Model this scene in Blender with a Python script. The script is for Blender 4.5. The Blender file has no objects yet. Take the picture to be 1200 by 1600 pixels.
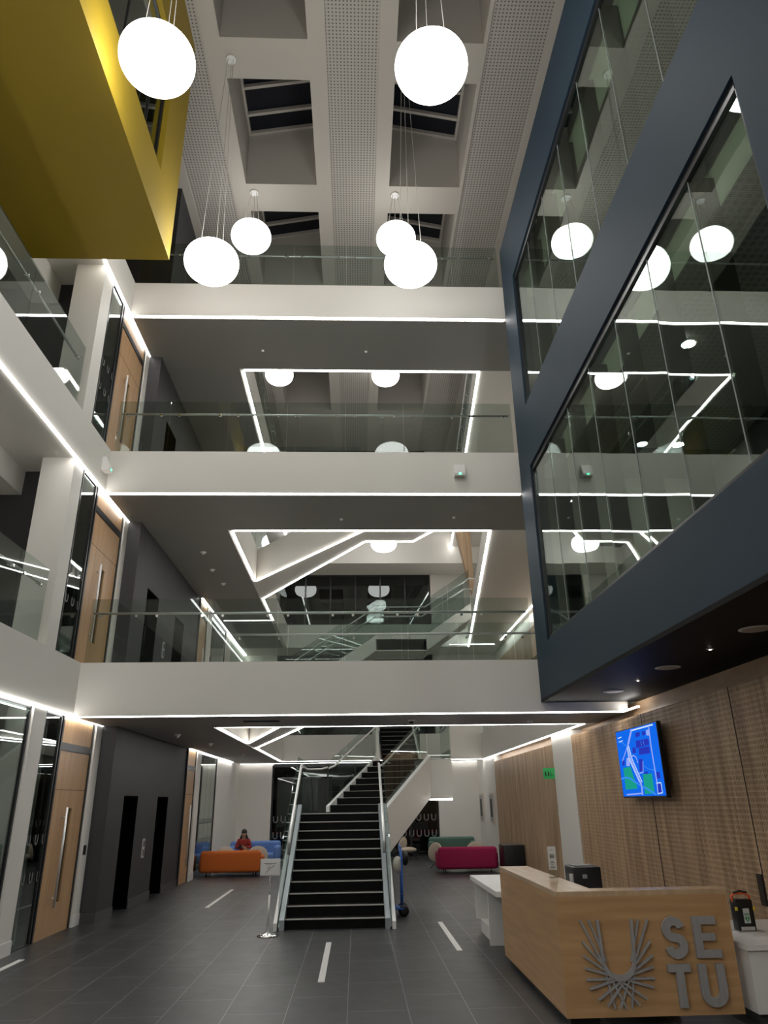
import bpy, bmesh, math, random
from mathutils import Vector, Matrix
random.seed(7)
SC = bpy.context.scene
COL = SC.collection
R = math.radians
# ------------------------------------------------------------------ camera, world, exposure
cam_d = bpy.data.cameras.new('camera'); cam = bpy.data.objects.new('camera', cam_d); COL.objects.link(cam)
H = 1.75
PITCH, YAW, ROLL, FPX = 0.383310599, 0.04112623, -0.0148644698, 1122.81615
cy, sy, cp, sp = math.cos(YAW), math.sin(YAW), math.cos(PITCH), math.sin(PITCH)
fw = Vector((sy*cp, cy*cp, sp)); rt = Vector((cy, -sy, 0)); up = rt.cross(fw)
r2 = math.cos(ROLL)*rt + math.sin(ROLL)*up; u2 = -math.sin(ROLL)*rt + math.cos(ROLL)*up
M = Matrix((r2, u2, -fw)).transposed().to_4x4(); M.translation = Vector((0, 0, H))
cam.matrix_world = M
cam_d.sensor_fit = 'VERTICAL'; cam_d.sensor_height = 32.0; cam_d.lens = FPX/1600*32.0
cam_d.clip_start = 0.05; cam_d.clip_end = 200
SC.camera = cam
W = bpy.data.worlds.new('night'); SC.world = W; W.use_nodes = True
W.node_tree.nodes['Background'].inputs[0].default_value = (0.004, 0.006, 0.014, 1)
W.node_tree.nodes['Background'].inputs[1].default_value = 1.0
SC.view_settings.view_transform = 'Standard'; SC.view_settings.look = 'None'
SC.view_settings.gamma = 1; SC.view_settings.use_curve_mapping = False
SC.view_settings.exposure = 1.15
E_GLOBE, E_LED, E_DOWN = 5.6, 8.5, 12.0

# ------------------------------------------------------------------ materials
def nmat(name):
    m = bpy.data.materials.new(name); m.use_nodes = True
    return m, m.node_tree.nodes, m.node_tree.links
def pm(name, col, rough=.5, metal=0, spec=.5, coat=0):
    m, n, l = nmat(name); b = n['Principled BSDF']
    b.inputs['Base Color'].default_value = (*col, 1); b.inputs['Roughness'].default_value = rough
    b.inputs['Metallic'].default_value = metal; b.inputs['Specular IOR Level'].default_value = spec
    b.inputs['Coat Weight'].default_value = coat
    return m
def noisy(name, c1, c2, rough, scale=(3, 3, 3), metal=0, detail=4, spec=.5, bump=0):
    m = pm(name, c1, rough, metal, spec); n, l = m.node_tree.nodes, m.node_tree.links; b = n['Principled BSDF']
    tc = n.new('ShaderNodeTexCoord'); mp = n.new('ShaderNodeMapping'); mp.inputs['Scale'].default_value = scale
    nz = n.new('ShaderNodeTexNoise'); nz.inputs['Scale'].default_value = 1; nz.inputs['Detail'].default_value = detail
    cr = n.new('ShaderNodeValToRGB'); cr.color_ramp.elements[0].color = (*c1, 1); cr.color_ramp.elements[1].color = (*c2, 1)
    cr.color_ramp.elements[0].position = .3; cr.color_ramp.elements[1].position = .7
    l.new(tc.outputs['Object'], mp.inputs[0]); l.new(mp.outputs[0], nz.inputs[0]); l.new(nz.outputs[0], cr.inputs[0])
    l.new(cr.outputs[0], b.inputs['Base Color'])
    if bump:
        bp = n.new('ShaderNodeBump'); bp.inputs['Strength'].default_value = bump; bp.inputs['Distance'].default_value = .01
        l.new(nz.outputs[0], bp.inputs['Height']); l.new(bp.outputs[0], b.inputs['Normal'])
    return m
def em(name, col, s):
    m, n, l = nmat(name); n.clear()
    e = n.new('ShaderNodeEmission'); o = n.new('ShaderNodeOutputMaterial')
    e.inputs[0].default_value = (*col, 1); e.inputs[1].default_value = s; l.new(e.outputs[0], o.inputs[0])
    return m
def glass(name, tint, refl=1.0, ior=1.5, wave=0.0, rough=0.0):
    m, n, l = nmat(name); n.clear()
    t = n.new('ShaderNodeBsdfTransparent'); t.inputs[0].default_value = (*tint, 1)
    g = n.new('ShaderNodeBsdfGlossy'); g.inputs['Roughness'].default_value = rough; g.inputs[0].default_value = (.9, .95, .93, 1)
    f = n.new('ShaderNodeFresnel'); f.inputs[0].default_value = ior
    ge = n.new('ShaderNodeNewGeometry'); mr = n.new('ShaderNodeMapRange'); mr.inputs[3].default_value = ior; mr.inputs[4].default_value = 1/ior
    l.new(ge.outputs['Backfacing'], mr.inputs[0]); l.new(mr.outputs[0], f.inputs[0])   # thin sheet: same reflectance on both faces
    mm = n.new('ShaderNodeMath'); mm.operation = 'MULTIPLY'; mm.inputs[1].default_value = refl; mm.use_clamp = True
    mx = n.new('ShaderNodeMixShader'); o = n.new('ShaderNodeOutputMaterial')
    l.new(f.outputs[0], mm.inputs[0]); l.new(mm.outputs[0], mx.inputs[0]); l.new(t.outputs[0], mx.inputs[1])
    l.new(g.outputs[0], mx.inputs[2]); l.new(mx.outputs[0], o.inputs[0])
    if wave:
        tc = n.new('ShaderNodeTexCoord'); nz = n.new('ShaderNodeTexNoise'); nz.inputs['Scale'].default_value = .9; nz.inputs['Detail'].default_value = 1
        bp = n.new('ShaderNodeBump'); bp.inputs['Strength'].default_value = wave; bp.inputs['Distance'].default_value = .02
        l.new(tc.outputs['Object'], nz.inputs[0]); l.new(nz.outputs[0], bp.inputs['Height'])
        l.new(bp.outputs[0], g.inputs['Normal']); l.new(bp.outputs[0], f.inputs['Normal'])
    return m
def perforated(name, col, hole, pitch, rad, axes='xy', rough=.7):
    m = pm(name, col, rough); n, l = m.node_tree.nodes, m.node_tree.links; b = n['Principled BSDF']
    tc = n.new('ShaderNodeTexCoord'); sx = n.new('ShaderNodeSeparateXYZ'); l.new(tc.outputs['Object'], sx.inputs[0])
    ds = []
    for a in axes:
        q = n.new('ShaderNodeMath'); q.operation = 'MODULO'; q.inputs[1].default_value = pitch
        ad = n.new('ShaderNodeMath'); ad.operation = 'ADD'; ad.inputs[1].default_value = 100*pitch
        l.new(sx.outputs[a.upper()], ad.inputs[0]); l.new(ad.outputs[0], q.inputs[0])
        s = n.new('ShaderNodeMath'); s.operation = 'SUBTRACT'; s.inputs[1].default_value = pitch/2; l.new(q.outputs[0], s.inputs[0])
        p = n.new('ShaderNodeMath'); p.operation = 'POWER'; p.inputs[1].default_value = 2
        ab = n.new('ShaderNodeMath'); ab.operation = 'ABSOLUTE'; l.new(s.outputs[0], ab.inputs[0]); l.new(ab.outputs[0], p.inputs[0]); ds.append(p)
    s = n.new('ShaderNodeMath'); s.operation = 'ADD'; l.new(ds[0].outputs[0], s.inputs[0]); l.new(ds[1].outputs[0], s.inputs[1])
    lt = n.new('ShaderNodeMath'); lt.operation = 'LESS_THAN'; lt.inputs[1].default_value = rad*rad; l.new(s.outputs[0], lt.inputs[0])
    mx = n.new('ShaderNodeMix'); mx.data_type = 'RGBA'; mx.inputs[6].default_value = (*col, 1); mx.inputs[7].default_value = (*hole, 1)
    l.new(lt.outputs[0], mx.inputs[0]); l.new(mx.outputs[2], b.inputs['Base Color'])
    return m
def floor_mat():
    m = pm('dark_stone_tile', (.05, .05, .052), .38); n, l = m.node_tree.nodes, m.node_tree.links; b = n['Principled BSDF']
    tc = n.new('ShaderNodeTexCoord'); mp = n.new('ShaderNodeMapping'); mp.inputs['Rotation'].default_value = (0, 0, R(90))
    mp.inputs['Location'].default_value = (.2, .13, 0)
    br = n.new('ShaderNodeTexBrick'); br.inputs['Scale'].default_value = 1; br.inputs['Brick Width'].default_value = 1.1
    br.inputs['Row Height'].default_value = .55; br.inputs['Mortar Size'].default_value = .0032; br.inputs['Mortar Smooth'].default_value = .1
    br.inputs['Color1'].default_value = (.029, .029, .0295, 1); br.inputs['Color2'].default_value = (.041, .041, .042, 1)
    br.inputs['Mortar'].default_value = (.26, .26, .26, 1); br.offset = .5
    nz = n.new('ShaderNodeTexNoise'); nz.inputs['Scale'].default_value = 3; nz.inputs['Detail'].default_value = 8; nz.inputs['Roughness'].default_value = .7
    l.new(tc.outputs['Object'], mp.inputs[0]); l.new(mp.outputs[0], br.inputs[0]); l.new(tc.outputs['Object'], nz.inputs[0])
    mx = n.new('ShaderNodeMix'); mx.data_type = 'RGBA'; mx.blend_type = 'MULTIPLY'; mx.inputs[0].default_value = .55
    cr = n.new('ShaderNodeValToRGB'); cr.color_ramp.elements[0].color = (.55, .55, .55, 1); cr.color_ramp.elements[1].color = (1.35, 1.35, 1.35, 1)
    l.new(nz.outputs[0], cr.inputs[0]); l.new(br.outputs[0], mx.inputs[6]); l.new(cr.outputs[0], mx.inputs[7]); l.new(mx.outputs[2], b.inputs['Base Color'])
    rr = n.new('ShaderNodeMapRange'); rr.inputs[3].default_value = .3; rr.inputs[4].default_value = .5; l.new(nz.outputs[0], rr.inputs[0]); l.new(rr.outputs[0], b.inputs['Roughness'])
    return m
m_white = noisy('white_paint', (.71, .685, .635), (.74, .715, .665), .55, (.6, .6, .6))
m_soffit = noisy('white_soffit_shaded', (.39, .38, .365), (.42, .41, .39), .5, (.5, .5, .5))  # white paint with its shade put into the colour
m_soffit_up = noisy('upper_soffit_shaded', (.19, .186, .175), (.21, .206, .193), .5, (.5, .5, .5))  # same white, upper storeys, with deeper shade put into the colour
m_ceil = pm('ceiling_paint', (.43, .40, .355), .7)
m_perf = perforated('perforated_plaster', (.40, .375, .335), (.12, .115, .105), .07, .017)
m_trim = pm('white_gloss_trim', (.75, .74, .72), .35)
m_floor = floor_mat()
m_dark = noisy('charcoal_paint', (.028, .027, .029), (.033, .032, .034), .6, (1, 1, 1))
m_plinth = pm('charcoal_plinth', (.05, .05, .052), .35)
m_black = pm('black', (.004, .004, .004), .4)
m_void = pm('black_void', (.001, .001, .001), .9, 0, .05)
m_blackfr = pm('black_frame', (.012, .013, .015), .35)
m_blue = noisy('slate_blue_paint', (.015, .033, .053), (.017, .037, .059), .62, (.7, .7, .7), spec=.3)
m_blackwood = noisy('black_wood', (.0006, .0006, .0006), (.0014, .0013, .0013), .55, (14, .5, 1), spec=.12)
m_yellow = noisy('mustard_paint', (.31, .213, .014), (.335, .23, .016), .5, (.6, .6, .6), spec=.35)
m_oak = noisy('light_oak', (.42, .25, .125), (.52, .33, .175), .4, (14, 14, .9), detail=6)
m_oakh = noisy('oak_desk_front', (.44, .255, .115), (.57, .35, .17), .35, (1.3, 1.3, 16), detail=7)
m_slat = noisy('oak_slat', (.33, .215, .125), (.62, .44, .28), .45, (9, 9, .6), detail=5)
m_slatback = pm('slat_backing', (.025, .016, .011), .8)
m_head = noisy('oak_header', (.42, .26, .14), (.55, .36, .21), .45, (2, 2, 9))
m_steel = pm('brushed_steel', (.66, .66, .65), .34, .6)
m_chrome = pm('chrome', (.8, .8, .8), .08, 1)
m_sign = noisy('brushed_sign_metal', (.36, .36, .365), (.42, .42, .425), .45, (40, 40, 3), metal=.25)
m_greym = pm('grey_metal_channel', (.30, .33, .35), .35, .5)
m_step = noisy('black_step', (.002, .002, .002), (.0045, .0045, .0045), .75, (8, 8, 8), spec=.15)
m_nose = pm('pale_nosing', (.48, .46, .43), .5)
m_rail_glass = glass('balustrade_glass', (.82, .86, .845), .75)
m_box_glass = glass('curtain_glass', (.80, .87, .81), 1.45, 1.55, wave=.10)
m_room_glass = glass('room_glass', (.66, .72, .70), 1.5, 1.5, wave=.03)
m_dark_glass = glass('dark_glazing', (.10, .13, .13), 1.6, 1.5, wave=.02)
m_sky_glass = pm('night_skylight', (.004, .006, .012), .12)
m_globe = em('lit_opal', (1, .985, .96), E_GLOBE)
m_globe_dim = em('lit_opal_dimmed', (1, .985, .96), 2.8); m_globe_low = em('lit_opal_added', (1, .985, .96), 10.0)  # second one: stronger glow for the added low lamps
m_led = em('led_white', (1, .975, .94), E_LED)
m_down = em('downlight_lens', (1, .85, .68), E_DOWN)
m_dim = pm('unlit_lamp_lens', (.45, .40, .36), .3)
m_decal = pm('frosted_decal', (.17, .18, .18), .7)
def fabric(name, c): return noisy(name, tuple(x*.88 for x in c), c, .85, (60, 60, 60), bump=.1)
m_orange = fabric('orange_fabric', (.60, .135, .018)); m_magenta = fabric('magenta_fabric', (.36, .008, .075))
m_lblue = fabric('blue_fabric', (.13, .24, .55)); m_green = fabric('green_fabric', (.085, .16, .125))
m_cream = fabric('cream_fabric', (.52, .44, .35)); m_grfab = fabric('grey_green_fabric', (.16, .21, .2))

# ------------------------------------------------------------------ mesh builder
class MB:
    def __init__(s): s.bm = bmesh.new()
    def box(s, x0, x1, y0, y1, z0, z1, bev=0, mat=None):
        c = [(x, y, z) for x in (x0, x1) for y in (y0, y1) for z in (z0, z1)]
        v = [s.bm.verts.new(p) for p in c]
        fs = [s.bm.faces.new([v[i] for i in f]) for f in ((0, 1, 3, 2), (4, 6, 7, 5), (0, 4, 5, 1), (2, 3, 7, 6), (0, 2, 6, 4), (1, 5, 7, 3))]
        if bev:
            es = list({e for f in fs for e in f.edges})
            bmesh.ops.bevel(s.bm, geom=es, offset=bev, segments=3, profile=.5, affect='EDGES')
        elif mat is not None:
            bmesh.ops.transform(s.bm, matrix=mat, verts=v)
        return s
    def rbox(s, x0, x1, y0, y1, z0, z1, bev):
        t = MB(); t.box(x0, x1, y0, y1, z0, z1)
        bmesh.ops.bevel(t.bm, geom=list(t.bm.edges), offset=bev, segments=4, profile=.5, affect='EDGES')
        for f in t.bm.faces: f.smooth = True
        s.merge(t); return s
    def merge(s, t, M=None):
        me = bpy.data.meshes.new('tmp'); t.bm.to_mesh(me)
        if M: me.transform(M)
        s.bm.from_mesh(me); bpy.data.meshes.remove(me); t.bm.free()
    def prism(s, pts, z0, z1, axis='z'):
        def P(a, b, c): return {'z': (a, b, c), 'y': (a, c, b), 'x': (c, a, b)}[axis]
        lo = [s.bm.verts.new(P(a, b, z0)) for a, b in pts]; hi = [s.bm.verts.new(P(a, b, z1)) for a, b in pts]
        s.bm.faces.new(lo[::-1]); s.bm.faces.new(hi)
        k = len(pts)
        for i in range(k): s.bm.faces.new((lo[i], lo[(i+1) % k], hi[(i+1) % k], hi[i]))
        return s
    def hexa(s, b, t):
        v = [s.bm.verts.new(p) for p in list(b)+list(t)]; k = len(b)
        s.bm.faces.new(v[:k][::-1]); s.bm.faces.new(v[k:])
        for i in range(k): s.bm.faces.new((v[i], v[(i+1) % k], v[k+(i+1) % k], v[k+i]))
        return s
    def tube(s, pts, r, n=10, rs=None):
        pts = [Vector(p) for p in pts]; rings = []
        for i, p in enumerate(pts):
            d = (pts[min(i+1, len(pts)-1)]-pts[max(i-1, 0)]).normalized()
            a = d.orthogonal().normalized() if i == 0 else (pa - d*pa.dot(d)).normalized()
            pa = a; b = d.cross(a); rr = rs[i] if rs else r
            rings.append([s.bm.verts.new(p+(a*math.cos(2*math.pi*k/n)+b*math.sin(2*math.pi*k/n))*rr) for k in range(n)])
        for A, B in zip(rings, rings[1:]):
            for k in range(n):
                f = s.bm.faces.new((A[k], A[(k+1) % n], B[(k+1) % n], B[k])); f.smooth = True
        s.bm.faces.new(rings[0][::-1]); s.bm.faces.new(rings[-1])
        return s
    def lathe(s, c, prof, n=32, M=None):
        c = Vector(c); rings = []
        for r, z in prof:
            ring = []
            for k in range(n):
                p = Vector((r*math.cos(2*math.pi*k/n), r*math.sin(2*math.pi*k/n), z))
                ring.append(s.bm.verts.new(c+(M @ p if M else p)))
            rings.append(ring)
        for A, B in zip(rings, rings[1:]):
            for k in range(n):
                f = s.bm.faces.new((A[k], A[(k+1) % n], B[(k+1) % n], B[k])); f.smooth = True
        s.bm.faces.new(rings[0][::-1]); s.bm.faces.new(rings[-1])
        return s
    def ball(s, c, r, sc=(1, 1, 1), n=24):
        prof = []
        m = 14
        for i in range(m+1):
            a = -math.pi/2+math.pi*i/m
            prof.append((max(math.cos(a), .02)*r, math.sin(a)*r))
        Ms = Matrix.Diagonal(sc)
        return s.lathe(c, prof, n, Ms)
    def build(s, name, mat, parent=None, origin=None, label=None):
        bm = s.bm
        bmesh.ops.recalc_face_normals(bm, faces=bm.faces)
        me = bpy.data.meshes.new(name); bm.to_mesh(me); bm.free()
        me.materials.append(mat)
        o = bpy.data.objects.new(name, me); COL.objects.link(o)
        if parent is not None:
            ws = wloc(parent); me.transform(Matrix.Translation(-ws)); o.parent = parent
        else:
            if origin is None:
                xs = [v.co for v in me.vertices]
                origin = (sum(v.x for v in xs)/len(xs), sum(v.y for v in xs)/len(xs), min(v.z for v in xs))
            me.transform(Matrix.Translation(-Vector(origin))); o.location = origin
        if label: o['label'] = label
        return o
def wloc(o):
    v = Vector((0, 0, 0))
    while o is not None: v += Vector(o.location); o = o.parent
    return v
def tag(o, label, cat, group=None, kind=None):
    o['label'] = label; o['category'] = cat
    if group: o['group'] = group
    if kind: o['kind'] = kind
    return o
def thing(name, loc, label, cat, group=None, kind=None):
    o = bpy.data.objects.new(name, None); COL.objects.link(o); o.location = loc; o.empty_display_size = .1
    return tag(o, label, cat, group, kind)
def B(*a): return MB().box(*a)
def st(name, mb, mat, label, cat, parent=None):
    o = mb.build(name, mat, parent)
    if parent is None: tag(o, label, cat, kind='structure')
    return o
def dup(root, loc, rz=None, label=None, group=None, sc=None):
    r = root.copy(); COL.objects.link(r); r.location = loc
    if rz is not None: r.rotation_euler = (0, 0, rz)
    if sc is not None: r.scale = (sc, sc, sc)
    if label: r['label'] = label
    if group: r['group'] = group
    for ch in list(root.children):
        c = ch.copy(); COL.objects.link(c); c.parent = r
        for g in ch.children:
            d = g.copy(); COL.objects.link(d); d.parent = c
    return r

# ================================================================== SETTING
XL, YB = -4.45, 11.85            # plane of the left glazing line, front plane of the cross walkways
LEV = [(3.06, 3.90), (6.90, 7.72), (10.72, 11.50)]   # soffit / top of each storey's slab edge
YF, YR = 13.80, 25.70            # front and back edge of the rear void
st('floor', B(-9, 8, -8, 27.4, -.2, 0), m_floor, 'dark grey stone tiled ground floor', 'floor')
# cross walkways, left galleries, rear galleries, right galleries
side_words = ['first floor', 'second floor', 'third floor']
for i, (z0, z1) in enumerate(LEV):
    w = side_words[i]
    xr = [4.25, 5.2, 5.2][i]
    st('walkway_slab', B(XL, 5.2 if i else 4.4, YB, YF, z0, z1), m_white, f'white cross walkway with plain edge band at the {w}', 'walkway')
    if i < 2:
        st('gallery_slab', B(-9, XL, -8, YF, z0, z1), m_white, f'white left gallery edge beside the atrium at the {w}', 'gallery')
    else:
        st('gallery_slab', B(-9, XL, 9.82, YF, z0, z1), m_white, f'white left gallery edge under the mustard box at the {w}', 'gallery')
    st('gallery_slab', B(-9, -2.5, YF, YR, z0, z1), m_white, f'left rear gallery floor beside the dark lift core, {w}', 'gallery')
    st('gallery_slab', B(-9, 5.2, YR, 27.3, z0, z1) if i < 2 else B(-9, 5.2, YR, 27.3, 10.05, z1), m_white, f'rear gallery edge band across the back of the void, {w}', 'gallery')
    pts = [[(4.22, YF), (5.2, YF), (5.2, YR), (4.3, YR)], [(2.76, YF), (5.2, YF), (5.2, YR), (4.05, YR)], [(2.77, YF), (5.2, YF), (5.2, YR), (3.6, YR)]][i]
    st('gallery_slab', MB().prism(pts, z0, z1), m_white, f'right rear gallery edge with a raked line, {w}', 'gallery')
# thin white soffits, shade put into their colour, under the slabs (the ceilings one looks up at)
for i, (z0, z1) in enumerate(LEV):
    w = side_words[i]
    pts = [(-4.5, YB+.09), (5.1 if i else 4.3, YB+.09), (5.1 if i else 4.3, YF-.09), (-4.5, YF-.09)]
    st('ceiling', MB().prism(pts, z0-.012, z0+.02), m_soffit if i == 0 else m_soffit_up, f'white soffit darkened for shade under the {w} cross walkway', 'ceiling')
    st('ceiling', MB().prism([(-8.5, YF-.09), (-2.6, YF-.09), (-2.6, YR), (-8.5, YR)], z0-.012, z0+.02), m_soffit if i == 0 else m_soffit_up, f'white soffit darkened for shade beside the lift core under the {w}', 'ceiling')
# diagonal link bridges over the void
d1 = [(-2.5, 17.6), (-1.42, YF), (-.97, YF), (-2.5, 19.1)]
d2 = [(-2.5, 17.35), (.12, YF), (1.56, YF), (1.2, 14.44), (.18, 14.44), (-2.5, 18.98)]
st('link_bridge', MB().prism(d1, *LEV[0]), m_white, 'narrow diagonal white bridge across the first floor void', 'bridge')
st('link_bridge', MB().prism(d2, *LEV[1]), m_white, 'wide diagonal white bridge crossing the second floor void', 'bridge')
# walls
st('wall_left', B(-9.2, -8.5, -8, 27.4, 0, 17), m_white, 'pale outer wall behind the left rooms', 'wall')
st('wall_front', B(-9, 8, -8.2, -8, 0, 17), m_white, 'pale entrance wall behind the viewer', 'wall')
mb = MB(); mb.box(-9, -2.95, 27.2, 27.5, 0, 15.5).box(2.86, 8, 27.2, 27.5, 0, 15.5)
st('wall_back', mb, m_white, 'white rear wall either side of the dark glazing', 'wall')
st('wall_right', B(5.2, 5.4, YB, 27.4, 0, 15.5), m_white, 'white right wall of the rear atrium', 'wall')
st('wall_right', B(4.62, 4.8, -8, 27.2, 0, 3.2), m_white, 'white ground floor wall behind the oak slat panels', 'wall')
st('wall_right', B(8, 8.2, -8, 12, 3, 17), m_white, 'outer wall behind the rooms in the blue box', 'wall')
st('wall_back', B(-8.5, -5.0, 10.98, 11.08, 3.9, 6.9), m_dark, 'dark partition closing the first floor lounge', 'wall')
st('wall_back', B(-8.5, -5.0, 10.98, 11.08, 7.72, 10.72), m_dark, 'dark partition closing the second floor lounge', 'wall')
# header boards above the slat panels
mb = MB(); mb.box(4.56, 4.618, 2, 14.95, 2.7, 3.2).box(4.56, 4.618, 16.5, 25.2, 2.7, 3.2)
st('trim_1', mb, m_head, 'warm oak header board lit from above over the slat panels', 'trim')
st('wall_right', B(4.33, 4.618, 23.76, 27.2, 0, 3.06), m_white, 'white wall with two framed pictures beyond the oak panel', 'wall')

# ---------------------------------------------------------------- roof with skylight wells
CZ = 15.5
wells = [(10.4+3.555*k, 13.1+3.555*k) for k in range(-4, 4)]
mb = MB()
mb.box(-9, -4.0, -8, 27.4, CZ, CZ+.2)
for (a, b) in ((-3.0, -2.65), (-.96, -.6), (.44, .78), (2.48, 2.56), (3.72, 8)): mb.box(a, b, -8, 27.4, CZ, CZ+.2)
ys = [-8]+[v for w_ in wells for v in w_]+[27.4]
for j in range(0, len(ys), 2):
    for (a, b) in ((-2.65, -.96), (.78, 2.48)): mb.box(a, b, ys[j], ys[j+1], CZ, CZ+.2)
st('ceiling', mb, m_ceil, 'pale roof ceiling between the skylight wells', 'ceiling')
mb = MB()
mb.box(-4.0, -3.0, -8, 27.4, CZ+.03, CZ+.2).box(-.6, .44, -8, 27.4, CZ+.03, CZ+.2).box(2.56, 3.72, -8, 27.4, CZ+.03, CZ+.2)
st('ceiling', mb, m_perf, 'perforated acoustic bands running along the roof', 'ceiling')
for j, (ya, yb2) in enumerate(wells):
    for s, (xa, xb) in enumerate(((-2.65, -.96), (.78, 2.48))):
        t = thing('window_%d' % (1+2*j+s), ((xa+xb)/2, (ya+yb2)/2, CZ+.2),
                  f"deep roof skylight well, {'left' if s == 0 else 'right'} row, {['behind the viewer', 'furthest to the front', 'second from the front', 'third from the front', 'fourth from the front', 'fourth from the rear wall', 'over the gallery', 'closest to the rear wall'][j]}", 'skylight', kind='structure')
        q = MB()
        q.box(xa-.06, xa, ya-.06, yb2+.06, CZ+.2, 17.8).box(xb, xb+.06, ya-.06, yb2+.06, CZ+.2, 17.8)
        q.box(xa, xb, ya-.06, ya, CZ+.2, 17.8).box(xa, xb, yb2, yb2+.06, CZ+.2, 17.8)
        q.build('well_lining', m_ceil, t)
        zl, zr = (17.15, 17.5) if s == 0 else (17.5, 17.15)
        MB().hexa([(xa, ya, zl), (xb, ya, zr), (xb, yb2, zr), (xa, yb2, zl)], [(xa, ya, zl+.05), (xb, ya, zr+.05), (xb, yb2, zr+.05), (xa, yb2, zl+.05)]).build('pane', m_sky_glass, t)
        q = MB()
        for yy in (ya+.0, ya+.68, ya+1.4, ya+2.1, yb2-.06):
            q.hexa([(xa, yy, zl-.1), (xb, yy, zr-.1), (xb, yy+.07, zr-.1), (xa, yy+.07, zl-.1)], [(xa, yy, zl), (xb, yy, zr), (xb, yy+.07, zr), (xa, yy+.07, zl)])
        x_ = xa if s == 0 else xb-.05; z_ = 17.15
        q.box(x_, x_+.05, ya, yb2, z_-.1, z_)
        q.build('window_frame', m_ceil, t)

# ---------------------------------------------------------------- left side: columns, lift core, glazing, doors
def column(x0, x1, y0, y1, z0, z1, lab):
    t = thing('column', ((x0+x1)/2, (y0+y1)/2, z0), lab, 'column', kind='structure')
    B(x0, x1, y0, y1, z0, z1).build('shaft', m_white, t)
    if z0 == 0: B(x0-.01, x1+.012, y0-.012, y1+.012, 0, .16).build('plinth', m_trim, t)
column(-4.8, -4.44, 10.38, 10.80, 0, 3.06, 'white square column beside the ground floor glass, left edge')
column(-4.98, -4.47, 10.45, 10.83, 3.9, 6.9, 'white square column standing on the first floor gallery')
column(-4.98, -4.47, 10.43, 10.84, 7.72, 10.72, 'white square column standing on the second floor gallery')
column(-4.62, -4.44, 12.97, 13.26, 0, 3.06, 'white pier between the ground floor door and lift core')
column(-4.62, -4.45, 13.05, 13.28, 3.9, 6.9, 'white pier between the first floor door and lift core')
column(-4.62, -4.45, 13.05, 13.28, 7.72, 10.72, 'white pier between the second floor door and lift core')
column(-4.5, -4.13, 19.92, 20.42, 0, 3.06, 'white column at the ground floor rear glass wall')
column(-4.5, -4.13, 19.92, 20.42, 3.9, 6.9, 'white column at the first floor rear glass wall')
LX = -4.20
def lift_core(z0, z1, lab, niches=True):
    t = thing('lift_core', (-5.5, 16, z0), lab, 'lift core', kind='structure')
    mb = MB(); y = 13.28
    segs = [(13.28, 14.15, 0), (14.15, 15.05, 1), (15.05, 16.52, 0), (16.52, 17.44, 1), (17.44, 18.9, 0)]
    for a, b, n in segs:
        if n: mb.box(-6.5, LX, a, b, z0+1.92, z1).box(-6.5, -4.7, a, b, z0, z0+1.92)
        else: mb.box(-6.5, LX, a, b, z0, z1)
    mb.build('core_wall', m_dark, t)
    mb = MB()
    for a, b, n in segs:
        if n: mb.box(-4.70, -4.68, a, b, z0, z0+1.92)
    for a, b, n in segs:
        if n: mb.box(-4.69, LX-.004, a, a+.006, z0, z0+1.92).box(-4.69, LX-.004, b-.006, b, z0, z0+1.92).box(-4.69, LX-.004, a, b, z0+1.912, z0+1.92)
    mb.build('lift_door', m_void, t)
    mb = MB()
    for a, b, n in segs:
        if not n: mb.box(LX, LX+.015, a-.0, b, z0, z0+.15)
        else: mb.box(-4.68, -4.665, a, b, z0, z0+.15)
    mb.box(-4.46, LX+.015, 13.262, 13.278, z0, z0+.15)
    mb.build('plinth', m_plinth, t)
    p = MB(); p.box(LX, LX+.02, 15.66, 15.80, z0+.8, z0+1.14).build('call_panel', m_steel, t)
    q = MB(); q.box(LX+.02, LX+.024, 15.69, 15.77, z0+1.0, z0+1.1).box(LX+.02, LX+.024, 15.70, 15.76, z0+.83, z0+.95)
    q.build('call_display', m_black, t)
lift_core(0, 3.06, 'charcoal lift core with two black lift openings, ground floor')
lift_core(3.9, 6.9, 'charcoal lift core behind the first floor balustrade')
lift_core(7.72, 10.72, 'charcoal lift core behind the second floor balustrade')
lift_core(11.5, CZ, 'charcoal lift core at the third floor under the roof')

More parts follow.
